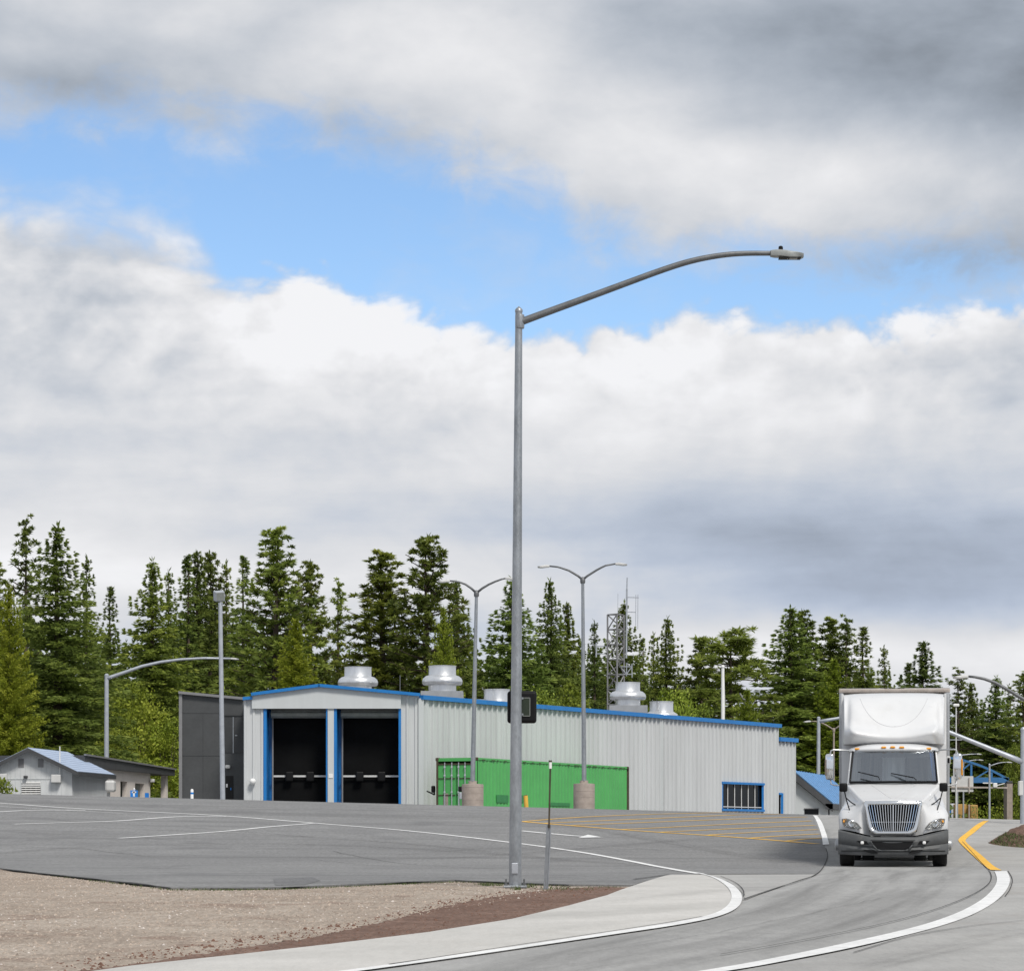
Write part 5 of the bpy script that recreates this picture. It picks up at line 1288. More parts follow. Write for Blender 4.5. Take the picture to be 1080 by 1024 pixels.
# ------------------------------------------------------------------ far vehicles under the gantry
D=340.0
def Wd(px,py,dy=0): return W(px,py,D)+Vector((0,dy,0))
z0=ground_at(1015,D).z
ov=thing('box_trailer','ochre covered box trailer standing beyond the crest right of the truck','trailer',ground_at(1021,D))
x0,x1=Wd(1009.5,0).x,Wd(1022,0).x; x2=Wd(1030,0).x; zt=Wd(0,847.6).z
m=MB(); m.rbox(((x0+x1)/2,D+2.4,(z0+.9+zt)/2),(x1-x0,1.4,zt-z0-.9),.08); m.rbox(((x1+x2)/2+.1,D+.9,(z0+.5+zt-.1)/2),(x2-x1,2.6,zt-z0-.6),.14,3); m.build('box_body',M['ochre'],ov)
M['netting']=mat('olive netting',(.16,.19,.05),.9,0,.5,7)
m=MB(); xx=(x1+x2)/2; 
rr=random.Random(8)
for i in range(60):
    x=rr.uniform(x1+.12,x2-.12); z=rr.uniform(z0+.6,zt-.25); y=D-.75-rr.uniform(0,.06); a=rr.random()*3; r_=.22
    m.add([(x-r_*math.cos(a),y,z-r_*math.sin(a)),(x+r_*.5,y-.03,z+.02),(x+r_*math.cos(a),y,z+r_*math.sin(a))],[(0,1,2)])
m.build('netting',M['netting'],ov)
m=MB(); m.box((x1-.12,D-.5,z0+.3),(x1+.02,D-.3,zt-.05)); m.build('front_post',M['conc'],ov)
for x in (x1+.25,x2-.15):
    m=MB(); m.lathe((x-.12,D+.2,z0+.45),[(.28,0),(.45,.03),(.45,.22),(.28,.25)],18,'x'); m.build('wheel',M['rubber'],ov)
bt=thing('box_truck','blue cabbed lorry half hidden behind the truck mirror','truck',ground_at(1002,D+3))
xa,xb=Wd(998,0).x,Wd(1007.6,0).x
m=MB(); m.rbox(((xa+xb)/2,D+4,(z0+.6+Wd(0,848.5).z)/2),(xb-xa,2.0,Wd(0,848.5).z-z0-.6),.15,3); cb_=m.build('cab',M['cabblue'],bt,smooth=True,angle=50)
m=MB(); m.rbox(((xa+xb)/2,D+3.0,Wd(0,852.2).z),((xb-xa)*.8,.08,.5),.03); m.build('windscreen',M['glassdark'],cb_)
m=MB(); m.box((xa+.1,D+2.96,Wd(0,859).z),(xb-.1,D+3.0,Wd(0,857.8).z)); m.build('grille',M['blackp'],cb_)
m=MB(); m.rbox((Wd(1007.6,0).x,D+6.9,(z0+.7+Wd(0,846.6).z)/2),(1.3,4.8,Wd(0,846.6).z-z0-.7),.06); m.build('box_body',M['greyl'],bt)
for x in (xa+.15,xb-.1):
    m=MB(); m.lathe((x-.1,D+4.2,z0+.42),[(.26,0),(.42,.03),(.42,.2),(.26,.23)],18,'x'); m.build('wheel',M['rubber'],bt)
ca=thing('parked_van','small white van parked in front of the ochre box trailer','van',ground_at(1013.5,D-6))
Dc=D-6; zc=ground_at(1013.5,Dc).z; xc=W(1013.8,0,Dc).x; ztc=W(0,857.2,Dc).z; h=max(1.35,min(2.6,ztc-zc))
prof=[(-.78,.30,0),(-.80,.62,0),(-.74,.86,.1),(-.60,h-.06,.9),(-.50,h,1.2),(.50,h,1.2),(.60,h-.06,.9),(.74,.86,.1),(.80,.62,0),(.78,.30,0)]
m=MB(); n=len(prof)
for dy,sc in ((0,1),(1,1),):
    pass
fr_=[(x,z,-.0+(.9 if z>1 else 0)+ (.0)) for x,z,_ in prof]
m.v += [(xc+x,Dc+y,zc+z) for x,z,y in fr_]+[(xc+x,Dc+4.0-(.5 if z>1 else 0),zc+z) for x,z,y in fr_]
m.f += [(i,i+1,n+i+1,n+i) for i in range(n-1)]+[(2,3,6,7),(3,4,5,6),(0,1,2,7,8,9),tuple(range(2*n-1,n-1,-1)),(9,0,n,2*n-1)]
car=m.build('body',M['white'],ca,smooth=True,angle=30)
m=MB(); a=[Vector((xc+x,Dc+y-.02,zc+z+.01)) for x,z,y in (fr_[2],fr_[3],fr_[6],fr_[7])]; cc=sum(a,Vector())/4; a=[cc+(p-cc)*.86 for p in a]; m.prism(a,(0,-.015,.01)); m.build('windscreen',M['glassdark'],ca)
m=MB(); m.box((xc-.45,Dc-.02,zc+.40),(xc+.45,Dc+.01,zc+.58)); m.build('grille',M['blackp'],ca)
for sx_ in (-.6,.6):
    m=MB(); m.rbox((xc+sx_,Dc-.01,zc+.66),(.24,.05,.12),.02); m.build('headlight',M['chrome'],ca)
    for yy in (.7,3.2): m=MB(); m.lathe((xc+sx_*1.25-.08,Dc+yy,zc+.31),[(.2,0),(.31,.02),(.31,.15),(.2,.17)],18,'x'); m.build('wheel',M['rubber'],ca)
# dirt bank with scrub beyond the gantry
m=MB()
for j in range(9):
    for i in range(25):
        px=1021+i*3.0; d=346+j*2; x=(px-CX)/F*d; m.v.append((x,d,g(x,d)-.1+ (0 if j in (0,) else 1.0)*(min(1,j/3)*min(1,i/6)*(2.3+.25*math.sin(i*1.3+j)))))
for j in range(8):
    for i in range(24): k=j*25+i; m.f.append((k,k+1,k+26,k+25))
tag(m.build('earth_bank',M['reddirt'],smooth=True),None,None,None,'structure')
# ------------------------------------------------------------------ trees
def leafmat(name, dark, mid, light, trans=.42):
    m=bpy.data.materials.new(name); m.use_nodes=True; t=NT(m.node_tree); nd=m.node_tree.nodes
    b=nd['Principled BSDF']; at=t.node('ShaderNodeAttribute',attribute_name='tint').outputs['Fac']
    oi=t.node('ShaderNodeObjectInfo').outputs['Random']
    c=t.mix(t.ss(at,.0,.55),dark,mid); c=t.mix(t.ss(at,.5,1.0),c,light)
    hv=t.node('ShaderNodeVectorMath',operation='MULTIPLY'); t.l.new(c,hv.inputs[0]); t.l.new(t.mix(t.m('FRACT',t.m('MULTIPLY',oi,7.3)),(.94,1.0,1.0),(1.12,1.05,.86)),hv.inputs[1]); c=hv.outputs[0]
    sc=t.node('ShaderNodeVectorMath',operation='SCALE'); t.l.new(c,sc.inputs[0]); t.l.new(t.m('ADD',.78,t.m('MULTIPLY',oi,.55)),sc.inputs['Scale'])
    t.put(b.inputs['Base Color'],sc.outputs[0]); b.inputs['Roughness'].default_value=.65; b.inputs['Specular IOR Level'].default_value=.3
    tr_=t.node('ShaderNodeBsdfTranslucent'); t.put(tr_.inputs['Color'],sc.outputs[0])
    mx=t.node('ShaderNodeMixShader'); mx.inputs[0].default_value=trans
    t.l.new(b.outputs[0],mx.inputs[1]); t.l.new(tr_.outputs[0],mx.inputs[2]); t.l.new(mx.outputs[0],nd['Material Output'].inputs['Surface'])
    return m
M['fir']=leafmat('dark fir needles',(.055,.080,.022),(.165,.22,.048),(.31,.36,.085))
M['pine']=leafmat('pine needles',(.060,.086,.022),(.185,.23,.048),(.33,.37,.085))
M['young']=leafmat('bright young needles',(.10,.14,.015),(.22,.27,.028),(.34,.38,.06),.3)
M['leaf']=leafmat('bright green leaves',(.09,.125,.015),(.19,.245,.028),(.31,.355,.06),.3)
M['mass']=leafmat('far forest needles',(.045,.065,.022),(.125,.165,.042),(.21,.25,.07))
class Leaves:
    def __init__(s): s.v=[]; s.t=[]
    def leaf(s,p,d,l,w,rr,tint):
        d=d.normalized(); n=Vector((rr.gauss(0,1),rr.gauss(0,1),rr.gauss(0,1)))
        q=d.cross(n)
        if q.length<1e-3: return
        q=q.normalized()*w*.5; c=p+d*l*.45
        s.v += [p,c+q,p+d*l,c-q]; s.t += [tint]*4
    def mesh(s,name,mat_):
        n=len(s.v)//4; me=bpy.data.meshes.new(name)
        me.vertices.add(4*n); co=[c for v in s.v for c in v]; me.vertices.foreach_set('co',co)
        me.loops.add(4*n); me.loops.foreach_set('vertex_index',range(4*n))
        me.polygons.add(n); me.polygons.foreach_set('loop_start',range(0,4*n,4))
        try: me.polygons.foreach_set('loop_total',[4]*n)
        except Exception: pass
        at=me.attributes.new('tint','FLOAT','POINT'); at.data.foreach_set('value',s.t)
        me.update(calc_edges=True); me.validate(); me.materials.append(mat_); return me
def conifer(L,H,Rb,seed,kind='fir',base=Vector((0,0,0)),dens=1.0,wood=None,zb=.04):
    rr=random.Random(seed)
    sp={'fir':.38,'pine':.56,'young':.36,'mass':.9}[kind]/ (1 if dens>=1 else .8)
    z=H*zb
    lop=[rr.uniform(.72,1.2) for _ in range(8)]
    while z<H*.985:
        t=z/H
        pr=(1-t)**(.86 if kind!='pine' else .72)
        if kind=='pine': pr*=min(1,.55+t*1.2)*(1 if t<.9 else 1)
        rad=Rb*pr*rr.uniform(.86,1.10)+.10
        nb=max(4,int({'fir':9,'pine':8,'young':9,'mass':5}[kind]*(.55+.6*pr)*min(1.2,dens)))
        a0=rr.random()*6.28
        for k in range(nb):
            az=a0+6.283*k/nb+rr.uniform(-.35,.35)
            if rr.random()<{'fir':.06,'pine':.12,'young':.03,'mass':.08}[kind]: continue
            sec=lop[int(az/6.2832*8)%8]
            bl=rad*rr.uniform(.74,1.10)*(.72+.28*sec)
            out=Vector((math.cos(az),math.sin(az),0)); side=Vector((-out.y,out.x,0))
            pitch={'fir':.42*t-.12,'pine':.45*t+.0,'young':.65*t+.05,'mass':.2}[kind]+rr.uniform(-.12,.12)
            droop={'fir':.24,'pine':.10,'young':.12,'mass':.2}[kind]*(1-t*.6); up={'fir':.10,'pine':.28,'young':.18,'mass':.1}[kind]
            bt=rr.random(); zz=z+rr.uniform(-.5,.5)*sp
            def P(q): return base+Vector((0,0,zz))+out*q*bl+Vector((0,0,1))*(pitch*q*bl-droop*bl*q*q*1.4+up*bl*q**3)
            if wood is not None and kind=='pine' and bl>.7:
                wood.tube([P(0),P(.5),P(.95)],[.05,.035,.02],4,False)
            if kind=='pine':
                q=.34 if bl>1.2 else .2
                while q<=1.0:
                    c=P(q)+side*rr.gauss(0,.16)*bl*.8+Vector((0,0,rr.gauss(0,.10)))
                    tt=min(1,max(0,.25+.45*bt+rr.gauss(0,.12)))
                    n_=int(32*dens)
                    rs=rr.uniform(.30,.48)*(.6+.4*min(1,(1-t)*4))
                    for _ in range(n_):
                        d=Vector((rr.gauss(0,1),rr.gauss(0,1),rr.gauss(.35,.8)))+out*.5
                        L.leaf(c,d,rs*rr.uniform(.7,1.15),.085,rr,min(1,max(0,tt+rr.gauss(0,.12))))
                    q+=.46/max(bl,.6)
            else:
                st={'fir':.30,'young':.28,'mass':.75}[kind]; q=.08
                ll={'fir':.30,'young':.28,'mass':.75}[kind]; lw={'fir':.105,'young':.10,'mass':.32}[kind]
                while q<=1.0:
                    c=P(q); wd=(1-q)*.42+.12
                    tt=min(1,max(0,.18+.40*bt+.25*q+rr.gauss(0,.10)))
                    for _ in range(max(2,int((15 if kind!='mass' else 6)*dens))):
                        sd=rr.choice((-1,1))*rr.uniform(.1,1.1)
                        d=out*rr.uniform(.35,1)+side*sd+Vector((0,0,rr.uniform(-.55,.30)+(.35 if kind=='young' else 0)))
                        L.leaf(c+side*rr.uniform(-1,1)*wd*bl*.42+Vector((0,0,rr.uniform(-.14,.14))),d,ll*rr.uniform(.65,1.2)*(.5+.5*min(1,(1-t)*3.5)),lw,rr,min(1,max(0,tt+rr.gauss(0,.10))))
                    q+=st/max(bl,.5)
        z+=sp*rr.uniform(.75,1.25)*(1 if t<.85 else .75)
    for i in range(16 if kind!='mass' else 5):           # leader
        L.leaf(base+Vector((0,0,H*.93+H*.06*rr.random())),Vector((rr.gauss(0,.3),rr.gauss(0,.3),1)),H*.012+.2,.09,rr,rr.random()*.6)
def broad(L,H,Rb,seed,wood=None,base=Vector((0,0,0)),n=6500,flat=1.0):
    rr=random.Random(seed); blobs=[]
    for i in range(26):
        a=rr.random()*6.28; h=rr.uniform(.12,.92); r=Rb*math.sin(PI*min(1,.25+.75*h)**.9)*rr.uniform(.25,.95)
        blobs.append((Vector((math.cos(a)*r,math.sin(a)*r,H*h)),Rb*rr.uniform(.22,.42),rr.random()))
        if wood: wood.tube([(0,0,H*.12),(math.cos(a)*r*.5,math.sin(a)*r*.5,H*h*.6),blobs[-1][0]],[.07,.045,.015],4,False)
    for c,r,bt in blobs:
        for _ in range(n//26):
            d=Vector((rr.gauss(0,1),rr.gauss(0,1),rr.gauss(0,1))).normalized()*r*rr.uniform(.55,1.08)
            dd=Vector((rr.gauss(0,1),rr.gauss(0,1),rr.gauss(.1,1)))
            L.leaf(base+c+Vector((d.x,d.y,d.z*.8)),dd,rr.uniform(.16,.34),.17,rr,min(1,max(0,.2+.55*bt+rr.gauss(0,.16))))
def trunkmesh(H,r,seed,extra=None):
    rr=random.Random(seed); m=MB(); n=9; x=y=0; P=[]
    for i in range(n): P.append(Vector((x,y,H*.97*i/(n-1)-.0))); x+=rr.gauss(0,.02);y+=rr.gauss(0,.02)
    P[0].z=-.6
    m.tube(P,[r*(1-.93*i/(n-1)) for i in range(n)],8)
    if extra: m.v_off=len(m.v); m.add(extra.v,extra.f)
    me=bpy.data.meshes.new('trunk'); me.from_pydata(m.v,[],m.f); me.materials.append(M['bark'])
    for p in me.polygons: p.use_smooth=True
    return me
VAR={}
def variant(kind,i):
    if (kind,i) in VAR: return VAR[kind,i]
    L=Leaves(); wd=MB(); sd=hash((kind,i))%1 + {'fir':100,'pine':200,'young':300,'broad':400,'flat':500,'slim':600,'sparse':700}[kind]+i*7
    if kind=='fir': conifer(L,20,[4.6,4.0,3.6][i%3],sd,'fir'); r=.28
    elif kind=='slim': conifer(L,20,2.6,sd,'fir',dens=.8); r=.22
    elif kind=='pine': conifer(L,20,[3.4,3.9][i%2],sd,'pine',wood=wd,dens=1.15); r=.27
    elif kind=='sparse': conifer(L,20,2.6,sd,'pine',wood=wd,dens=.75); r=.24
    elif kind=='young': conifer(L,20,[4.8,4.2][i%2],sd,'young',dens=1.1); r=.2
    elif kind=='flat':
        r=.30; rr=random.Random(sd)
        for k in range(64):
            t=rr.uniform(.34,1)**.85; a=rr.random()*6.28; ln=(.45+3.3*min(1,(1.02-t)*2.6)**.7)*rr.uniform(.55,1.1)
            o=Vector((math.cos(a),math.sin(a),0)); b0=Vector((0,0,t*19.2)); tip=b0+o*ln+Vector((0,0,rr.uniform(-.3,1.1)))
            wd.tube([b0,b0.lerp(tip,.55)+Vector((0,0,-.2)),tip],[.07,.045,.02],4,False)
            for q in [.45,.6,.72,.84,.95,1.02]:
                c=b0.lerp(tip,q)+Vector((rr.gauss(0,.25),rr.gauss(0,.25),rr.gauss(.05,.12))); tt=.25+.4*rr.random()
                for _ in range(24): L.leaf(c,Vector((rr.gauss(0,1),rr.gauss(0,1),rr.gauss(.4,.7))),rr.uniform(.4,.7),.12,rr,min(1,max(0,tt+rr.gauss(0,.12))))
    else: broad(L,10,[4.6,3.8][i%2],sd,wd); r=.22
    mt={'fir':'fir','slim':'fir','pine':'pine','sparse':'pine','young':'young','flat':'pine','broad':'leaf'}[kind]
    H=10 if kind=='broad' else 20
    if kind=='broad':
        crown=L.mesh('crown',M[mt]); tm=trunkmesh(H*.6,r,sd,wd)
    else:
        crown=L.mesh('crown',M[mt]); tm=trunkmesh(H,r,sd,wd if wd.v else None)
    VAR[kind,i]=(crown,tm,H); return VAR[kind,i]
NM={'fir':('fir_tree','fir tree'),'slim':('fir_tree','fir tree'),'pine':('pine_tree','pine tree'),'sparse':('pine_tree','pine tree'),'young':('young_conifer','conifer'),'flat':('pine_tree','pine tree'),'broad':('leafy_tree','leafy tree')}
def tree(kind,i,px,py,D,wpx,label,group=None,half=None):
    """apex at (px,py), crown about wpx wide, D metres away"""
    cm,tm,H=variant(kind,i); top=W(px,py,D); z0=g(top.x,D)-.1; h=top.z-z0
    name,cat=NM[kind]; t=thing(name,label,cat,(top.x,D,z0),(px*1.7)%6.28,group)
    base={'fir':[9.2,8.0,7.2][i%3],'slim':5.2,'pine':[6.4,7.2][i%2],'sparse':4.8,'young':[9.0,8][i%2],'flat':7.0,'broad':[9.4,8][i%2]}[kind]
    sxy=(2.12 if kind!='broad' else 1.7)*(wpx/F*D)/base; sz=h/(H*.985)
    t.scale=(sxy,sxy,sz)
    link('crown',cm,t); link('trunk',tm,t)
    return t
GRP='conifers of the wood behind the buildings'
T=[
 ('pine',0,-6,596,188,54,'dark pine cut off by the left edge of the photo, above the hut'),
 ('sparse',0,27,551,205,46,'open topped pine at far left with sky showing between its branches'),
 ('fir',0,60.5,556,178,118,'largest dark fir at the left, full and pointed, standing behind the hut roof'),
 ('slim',0,92,590,200,46,'narrow fir close behind the right shoulder of the largest left fir'),
 ('young',0,10,618,172,52,'bright green conifer at the left edge between hut and large dark fir'),
 ('slim',1,117,622,212,48,'short dull fir in the gap right of the largest left fir'),
 ('fir',1,161,593,205,84,'pointed fir above the long arm of the left street lamp'),
 ('slim',0,178,604,222,48,'slim fir just right of the pointed fir over the left lamp arm'),
 ('slim',1,197,589,214,52,'leftmost of the three close fir tops left of the floodlight pole'),
 ('fir',2,207,584,220,74,'middle of the three close fir tops left of the floodlight pole'),
 ('pine',1,221,586,226,56,'rightmost of the three close tops, directly left of the floodlight'),
 ('slim',0,238,595,230,44,'narrow fir rising straight behind the floodlight pole'),
 ('slim',1,258,590,218,54,'slender dark fir between the floodlight pole and the tall pine'),
 ('pine',0,291,564,200,86,'tall dense pine above the left corner of the metal building'),
 ('pine',1,327,595,206,60,'columnar dark pine above the left black door'),
 ('sparse',0,357,616,214,36,'thin airy pine standing alone in a sky gap above the left exhaust fan'),
 ('young',1,311.5,655,176,62,'bright yellow green young conifer in front of the pines above the left door'),
 ('pine',0,404,588,208,92,'broad pine above the left exhaust fan'),
 ('pine',1,451,568,203,88,'tallest pine in the middle, behind the square based exhaust fan'),
 ('young',0,468,642,182,40,'bright narrow young conifer just right of the square based exhaust fan'),
 ('fir',2,481,616,214,62,'pale fir behind the left twin arm lamp pole'),
 ('fir',1,541,611,205,92,'fir with spreading branches behind the tall foreground lamp pole'),
 ('fir',0,580,614,212,66,'fir with a crisp spire between foreground pole and right twin arm lamp'),
 ('fir',2,598,638,222,58,'fir behind the right twin arm lamp pole, lower than its left neighbour'),
 ('slim',0,627,657,216,40,'small fir just left of the lattice tower'),
 ('fir',1,658,637,226,62,'dark fir with its tip behind the lattice tower'),
 ('slim',1,677,676,234,36,'low fir close right of the lattice tower'),
 ('slim',0,689,670,238,34,'faint narrow spire between the tower and the neat fir'),
 ('fir',0,704,653,216,64,'neat conical fir right of the lattice tower'),
 ('pine',0,739,678,214,54,'narrow pine left of the white flagpole'),
 ('flat',0,769,668,208,66,'round topped pine with long level branches right of the flagpole'),
 ('fir',0,834,642,214,112,'broad tall fir between the building end and the truck'),
 ('pine',1,846,646,220,60,'second leader pine rising out of the right side of the broad fir'),
 ('pine',0,877,657,218,66,'pine above the left edge of the trailer'),
 ('sparse',0,893,654,216,40,'thin pine directly above the left part of the trailer roof'),
 ('slim',1,911,664,210,56,'dark dense fir above the left half of the trailer roof'),
 ('slim',0,932,683,218,38,'small lone fir above the middle of the trailer'),
 ('young',1,880,697,211,58,'brighter conifer beside the upper left corner of the trailer'),
 ('fir',2,974,679,372,78,'dark fir above the right half of the trailer roof'),
 ('slim',1,958,702,376,44,'low fir at the foot of the dark fir above the trailer'),
 ('sparse',0,1011,708,368,40,'sparse grey limbed pine right of the trailer top'),
 ('fir',2,1024,722,376,54,'dark fir between the sparse pine and the long lamp arm'),
 ('fir',1,1051,715,372,60,'fir crossed by the dark curved lamp arm at the right'),
 ('slim',0,1064,724,384,34,'slim fir right of the one crossed by the curved arm'),
 ('sparse',0,1079,712,366,46,'open pine cut by the right edge of the photo'),
 ('broad',0,140,722,196,74,'bright leafy tree left of the dark annex, under the lamp arm'),
 ('broad',1,176,756,194,56,'lower bright leafy tree touching the left side of the dark annex'),
 ('broad',0,120,768,192,60,'leafy tree directly behind the cream block building'),
 ('broad',1,600,722,196,70,'bright leafy crown just over the roof edge between the twin lamps'),
 ('broad',0,560,728,192,60,'leafy crown showing over the roof right of the black cabinet'),
 ('broad',0,708,728,196,54,'bright leafy tree over the roof right of the tower fan'),
 ('broad',1,738,742,200,46,'leafy crown over the roof left of the flagpole'),
 ('broad',1,1071,784,362,36,'leafy bright tree at the right edge behind the pale lamp pole'),
 ('young',0,788,728,198,42,'small green conifer right of the flagpole over the roof'),
]
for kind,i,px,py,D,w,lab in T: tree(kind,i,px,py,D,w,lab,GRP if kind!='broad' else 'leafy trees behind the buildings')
# dead grey branching stub right of the flat pine
dt=thing('dead_tree','bare grey leaning dead trunk right of the flagpole over the roof','dead tree',ground_at(790,200))
m=MB(); z0=ground_at(790,200); m.tube([z0,W(789,748,200),W(785,738,200),W(780,731,200)],[.16,.13,.10,.05],6); m.tube([W(788,745,200),W(791,738,200),W(792,732,200)],[.06,.05,.02],5); m.tube([W(786.5,741,200),W(783,742,200)],[.05,.02],5); m.build('trunk',M['trimgrey'],dt)
# the wood behind, one mass
L=Leaves(); rr=random.Random(77)
def apex(px):
    tab=[(-80,640),(0,640),(100,655),(135,668),(160,650),(300,650),(340,690),(360,680),(440,668),(480,672),(560,668),(640,680),(690,700),(740,712),(786,735),(800,748),(812,735),(860,702),(940,712),(1000,738),(1090,742)]
    for a,b in zip(tab[:-1],tab[1:]):
        if a[0]<=px<=b[0]: return a[1]+(b[1]-a[1])*(px-a[0])/(b[0]-a[0])
    return 720
px=-70
while px<1150:
    for row in (0,1):
        q=px+rr.uniform(-6,6); D=(rr.uniform(250,275) if q<990 else rr.uniform(402,420))+row*28; top=W(q,apex(q)+rr.uniform(-4,26)-row*4,D); z0=g(top.x,D)
        h=top.z-z0; conifer(L,h,rr.uniform(.23,.29)*h,rr.randint(0,9999),'mass',Vector((top.x,D,z0)),1.0)
    px+=11
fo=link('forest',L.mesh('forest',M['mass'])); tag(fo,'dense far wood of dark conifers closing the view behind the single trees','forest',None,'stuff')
# undergrowth at the feet of the trees
L=Leaves(); rr=random.Random(78)
for i in range(300):
    px=rr.uniform(-60,1130); D=rr.uniform(202,240); x=(px-CX)/F*D; r=rr.uniform(.8,1.7); h=rr.uniform(1.0,4.0); z0=g(x,D)
    if 968<px: D=rr.uniform(354,362); x=(px-CX)/F*D; z0=g(x,D); h=rr.uniform(1.5,6); r=1.8
    bt=rr.random()
    for _ in range(260):
        d=Vector((rr.gauss(0,1),rr.gauss(0,1),rr.gauss(0,1))).normalized()*r*rr.uniform(.5,1.05); c=Vector((x,D,z0+h*rr.uniform(.2,1)))
        L.leaf(c+d,Vector((rr.gauss(0,1),rr.gauss(0,1),rr.gauss(.2,1))),rr.uniform(.2,.45),.2,rr,min(1,max(0,.1+.5*bt+rr.gauss(0,.15))))
un=link('undergrowth',L.mesh('undergrowth',M['leaf'])); tag(un,'bright green undergrowth along the foot of the wood','undergrowth',None,'stuff')
# weed bush before the hut
L=Leaves(); rr=random.Random(5); c=ground_at(3,147)
for i in range(700):
    d=Vector((rr.gauss(0,.28),rr.gauss(0,.3),0)); L.leaf(c+d+Vector((0,0,rr.uniform(0,1.75)*(1-.4*abs(d.x)))),Vector((rr.gauss(0,.6),rr.gauss(0,.6),rr.gauss(.6,.6))),rr.uniform(.12,.3),.09,rr,rr.uniform(.2,1))
sh=thing('shrub','small leafy green shrub against the hut wall at the left edge','shrub',c)
o=link('leaves',L.mesh('leaves',M['leaf']),sh); o.matrix_parent_inverse=Matrix.Translation(-c)
m=MB(); m.tube([c,c+Vector((.03,0,.7)),c+Vector((-.05,0,1.3))],[.03,.02,.01],5); m.build('stem',M['bark'],sh)
# ------------------------------------------------------------------ sky, sun, camera
SUN_EL,SUN_AZ=R(50),R(152)       # azimuth clockwise from +Y (north): behind and right of the viewpoint
w=bpy.data.worlds.new('World'); S.world=w; w.use_nodes=True
t=NT(w.node_tree); nd=w.node_tree.nodes; nd.clear()
out=nd.new('ShaderNodeOutputWorld')
sky=t.node('ShaderNodeTexSky',sky_type='NISHITA'); sky.sun_disc=False; sky.sun_elevation=SUN_EL; sky.sun_rotation=SUN_AZ; sky.altitude=1200; sky.air_density=1.0; sky.dust_density=.6; sky.ozone_density=1.5
hs=t.node('ShaderNodeHueSaturation',{'Saturation':1.08,'Color':sky.outputs[0]})
bg1=t.node('ShaderNodeBackground',{'Color':hs.outputs[0],'Strength':SKYK})
d=t.node('ShaderNodeTexCoord').outputs['Generated']
sp=t.node('ShaderNodeSeparateXYZ'); t.l.new(d,sp.inputs[0]); x,y,z=sp.outputs
rxy=t.m('SQRT',t.m('ADD',t.m('MULTIPLY',x,x),t.m('MULTIPLY',y,y)))
az=t.m('ARCTAN2',x,y)
U=t.m('ADD',t.m('MULTIPLY',az,3000/1080),.5)
V=t.m('MULTIPLY',t.m('DIVIDE',z,t.m('MAXIMUM',rxy,.02)),3000/1080)
uv=t.node('ShaderNodeCombineXYZ',{'X':U,'Y':V,'Z':0.0}).outputs[0]
# directions well above the horizon use a flat cloud deck so nothing pinches overhead
def curve(pts):
    n=t.node('ShaderNodeFloatCurve'); c=n.mapping.curves[0]
    while len(c.points)<len(pts): c.points.new(.5,.5)
    for p,(a,b) in zip(c.points,pts): p.location=(a,b); p.handle_type='AUTO'
    n.mapping.use_clip=True; n.mapping.update(); t.put(n.inputs['Value'],t.m('MINIMUM',t.m('MAXIMUM',U,0),1)); return n.outputs[0]
e1=curve([(0,.703),(.14,.712),(.2,.700),(.27,.693),(.35,.683),(.45,.668),(.52,.645),(.57,.610),(.65,.583),(.83,.560),(1,.552)])
e2=curve([(0,.630),(.06,.632),(.12,.616),(.19,.585),(.235,.553),(.27,.548),(.33,.548),(.40,.533),(.47,.512),(.50,.506),(.58,.512),(.64,.520),(.70,.526),(.83,.518),(.93,.516),(1,.530)])
def vec(sx,sy,ox=0.0,oy=0.0):
    m=t.node('ShaderNodeMapping',{'Scale':(sx,sy,1),'Location':(ox,oy,0)}); t.l.new(uv,m.inputs['Vector']); return m.outputs[0]
nA=t.noise(vec(1,1.6),2.6,10,.54,.15)
nAs=t.noise(vec(1,1.6,.02,-.05),2.6,10,.54,.15)
nB=t.noise(vec(1,1.35,3.7,1.2),4.6,11,.58,.12)
nBs=t.noise(vec(1,1.35,3.715,1.165),4.6,11,.58,.12)
nC=t.noise(vec(1,1.35,9.1,4.0),15,9,.62,.35)
nD=t.noise(vec(1,2.2,5.0,7.0),2.1,5,.5)
nF=t.noise(vec(1,3.0,2.0,3.0),6.0,10,.58,.15)
def billow(ox,oy):
    wv=t.node('ShaderNodeTexNoise',{'Scale':5.0,'Detail':3}); t.l.new(vec(1,1.3,ox,oy),wv.inputs['Vector'])
    ad=t.node('ShaderNodeVectorMath',operation='MULTIPLY_ADD'); t.l.new(wv.outputs['Color'],ad.inputs[0]); ad.inputs[1].default_value=(.12,.12,0); t.l.new(vec(1,1.3,ox,oy),ad.inputs[2])
    s_=None
    for sc,am in ((7,1.0),(15,.5),(31,.25),(63,.13)):
        q=t.m('MULTIPLY',t.m('ABSOLUTE',t.m('SUBTRACT',t.noise(ad.outputs[0],sc,0.0),.5)),2*am); s_=q if s_ is None else t.m('ADD',s_,q)
    return s_
vA=billow(1.3,2.2); vAs=billow(1.312,2.165)
c0=lambda n:t.m('SUBTRACT',n,.5)
# upper deck: soft, wispy lower edge
d1=t.m('ADD',t.m('SUBTRACT',V,e1),t.m('ADD',t.m('MULTIPLY',c0(nA),.12),t.m('MULTIPLY',c0(nC),.12)))
a1=t.ss(d1,-.040,.040)
# thin veil in the blue
veil=t.m('MULTIPLY',t.ss(t.m('ADD',nA,t.m('MULTIPLY',c0(nC),.5)),.48,.80),.30)
nL=t.noise(vec(1,5.5,4.4,6.1),3.0,8,.55,.2)
lowV=t.ss(V,.34,.52)
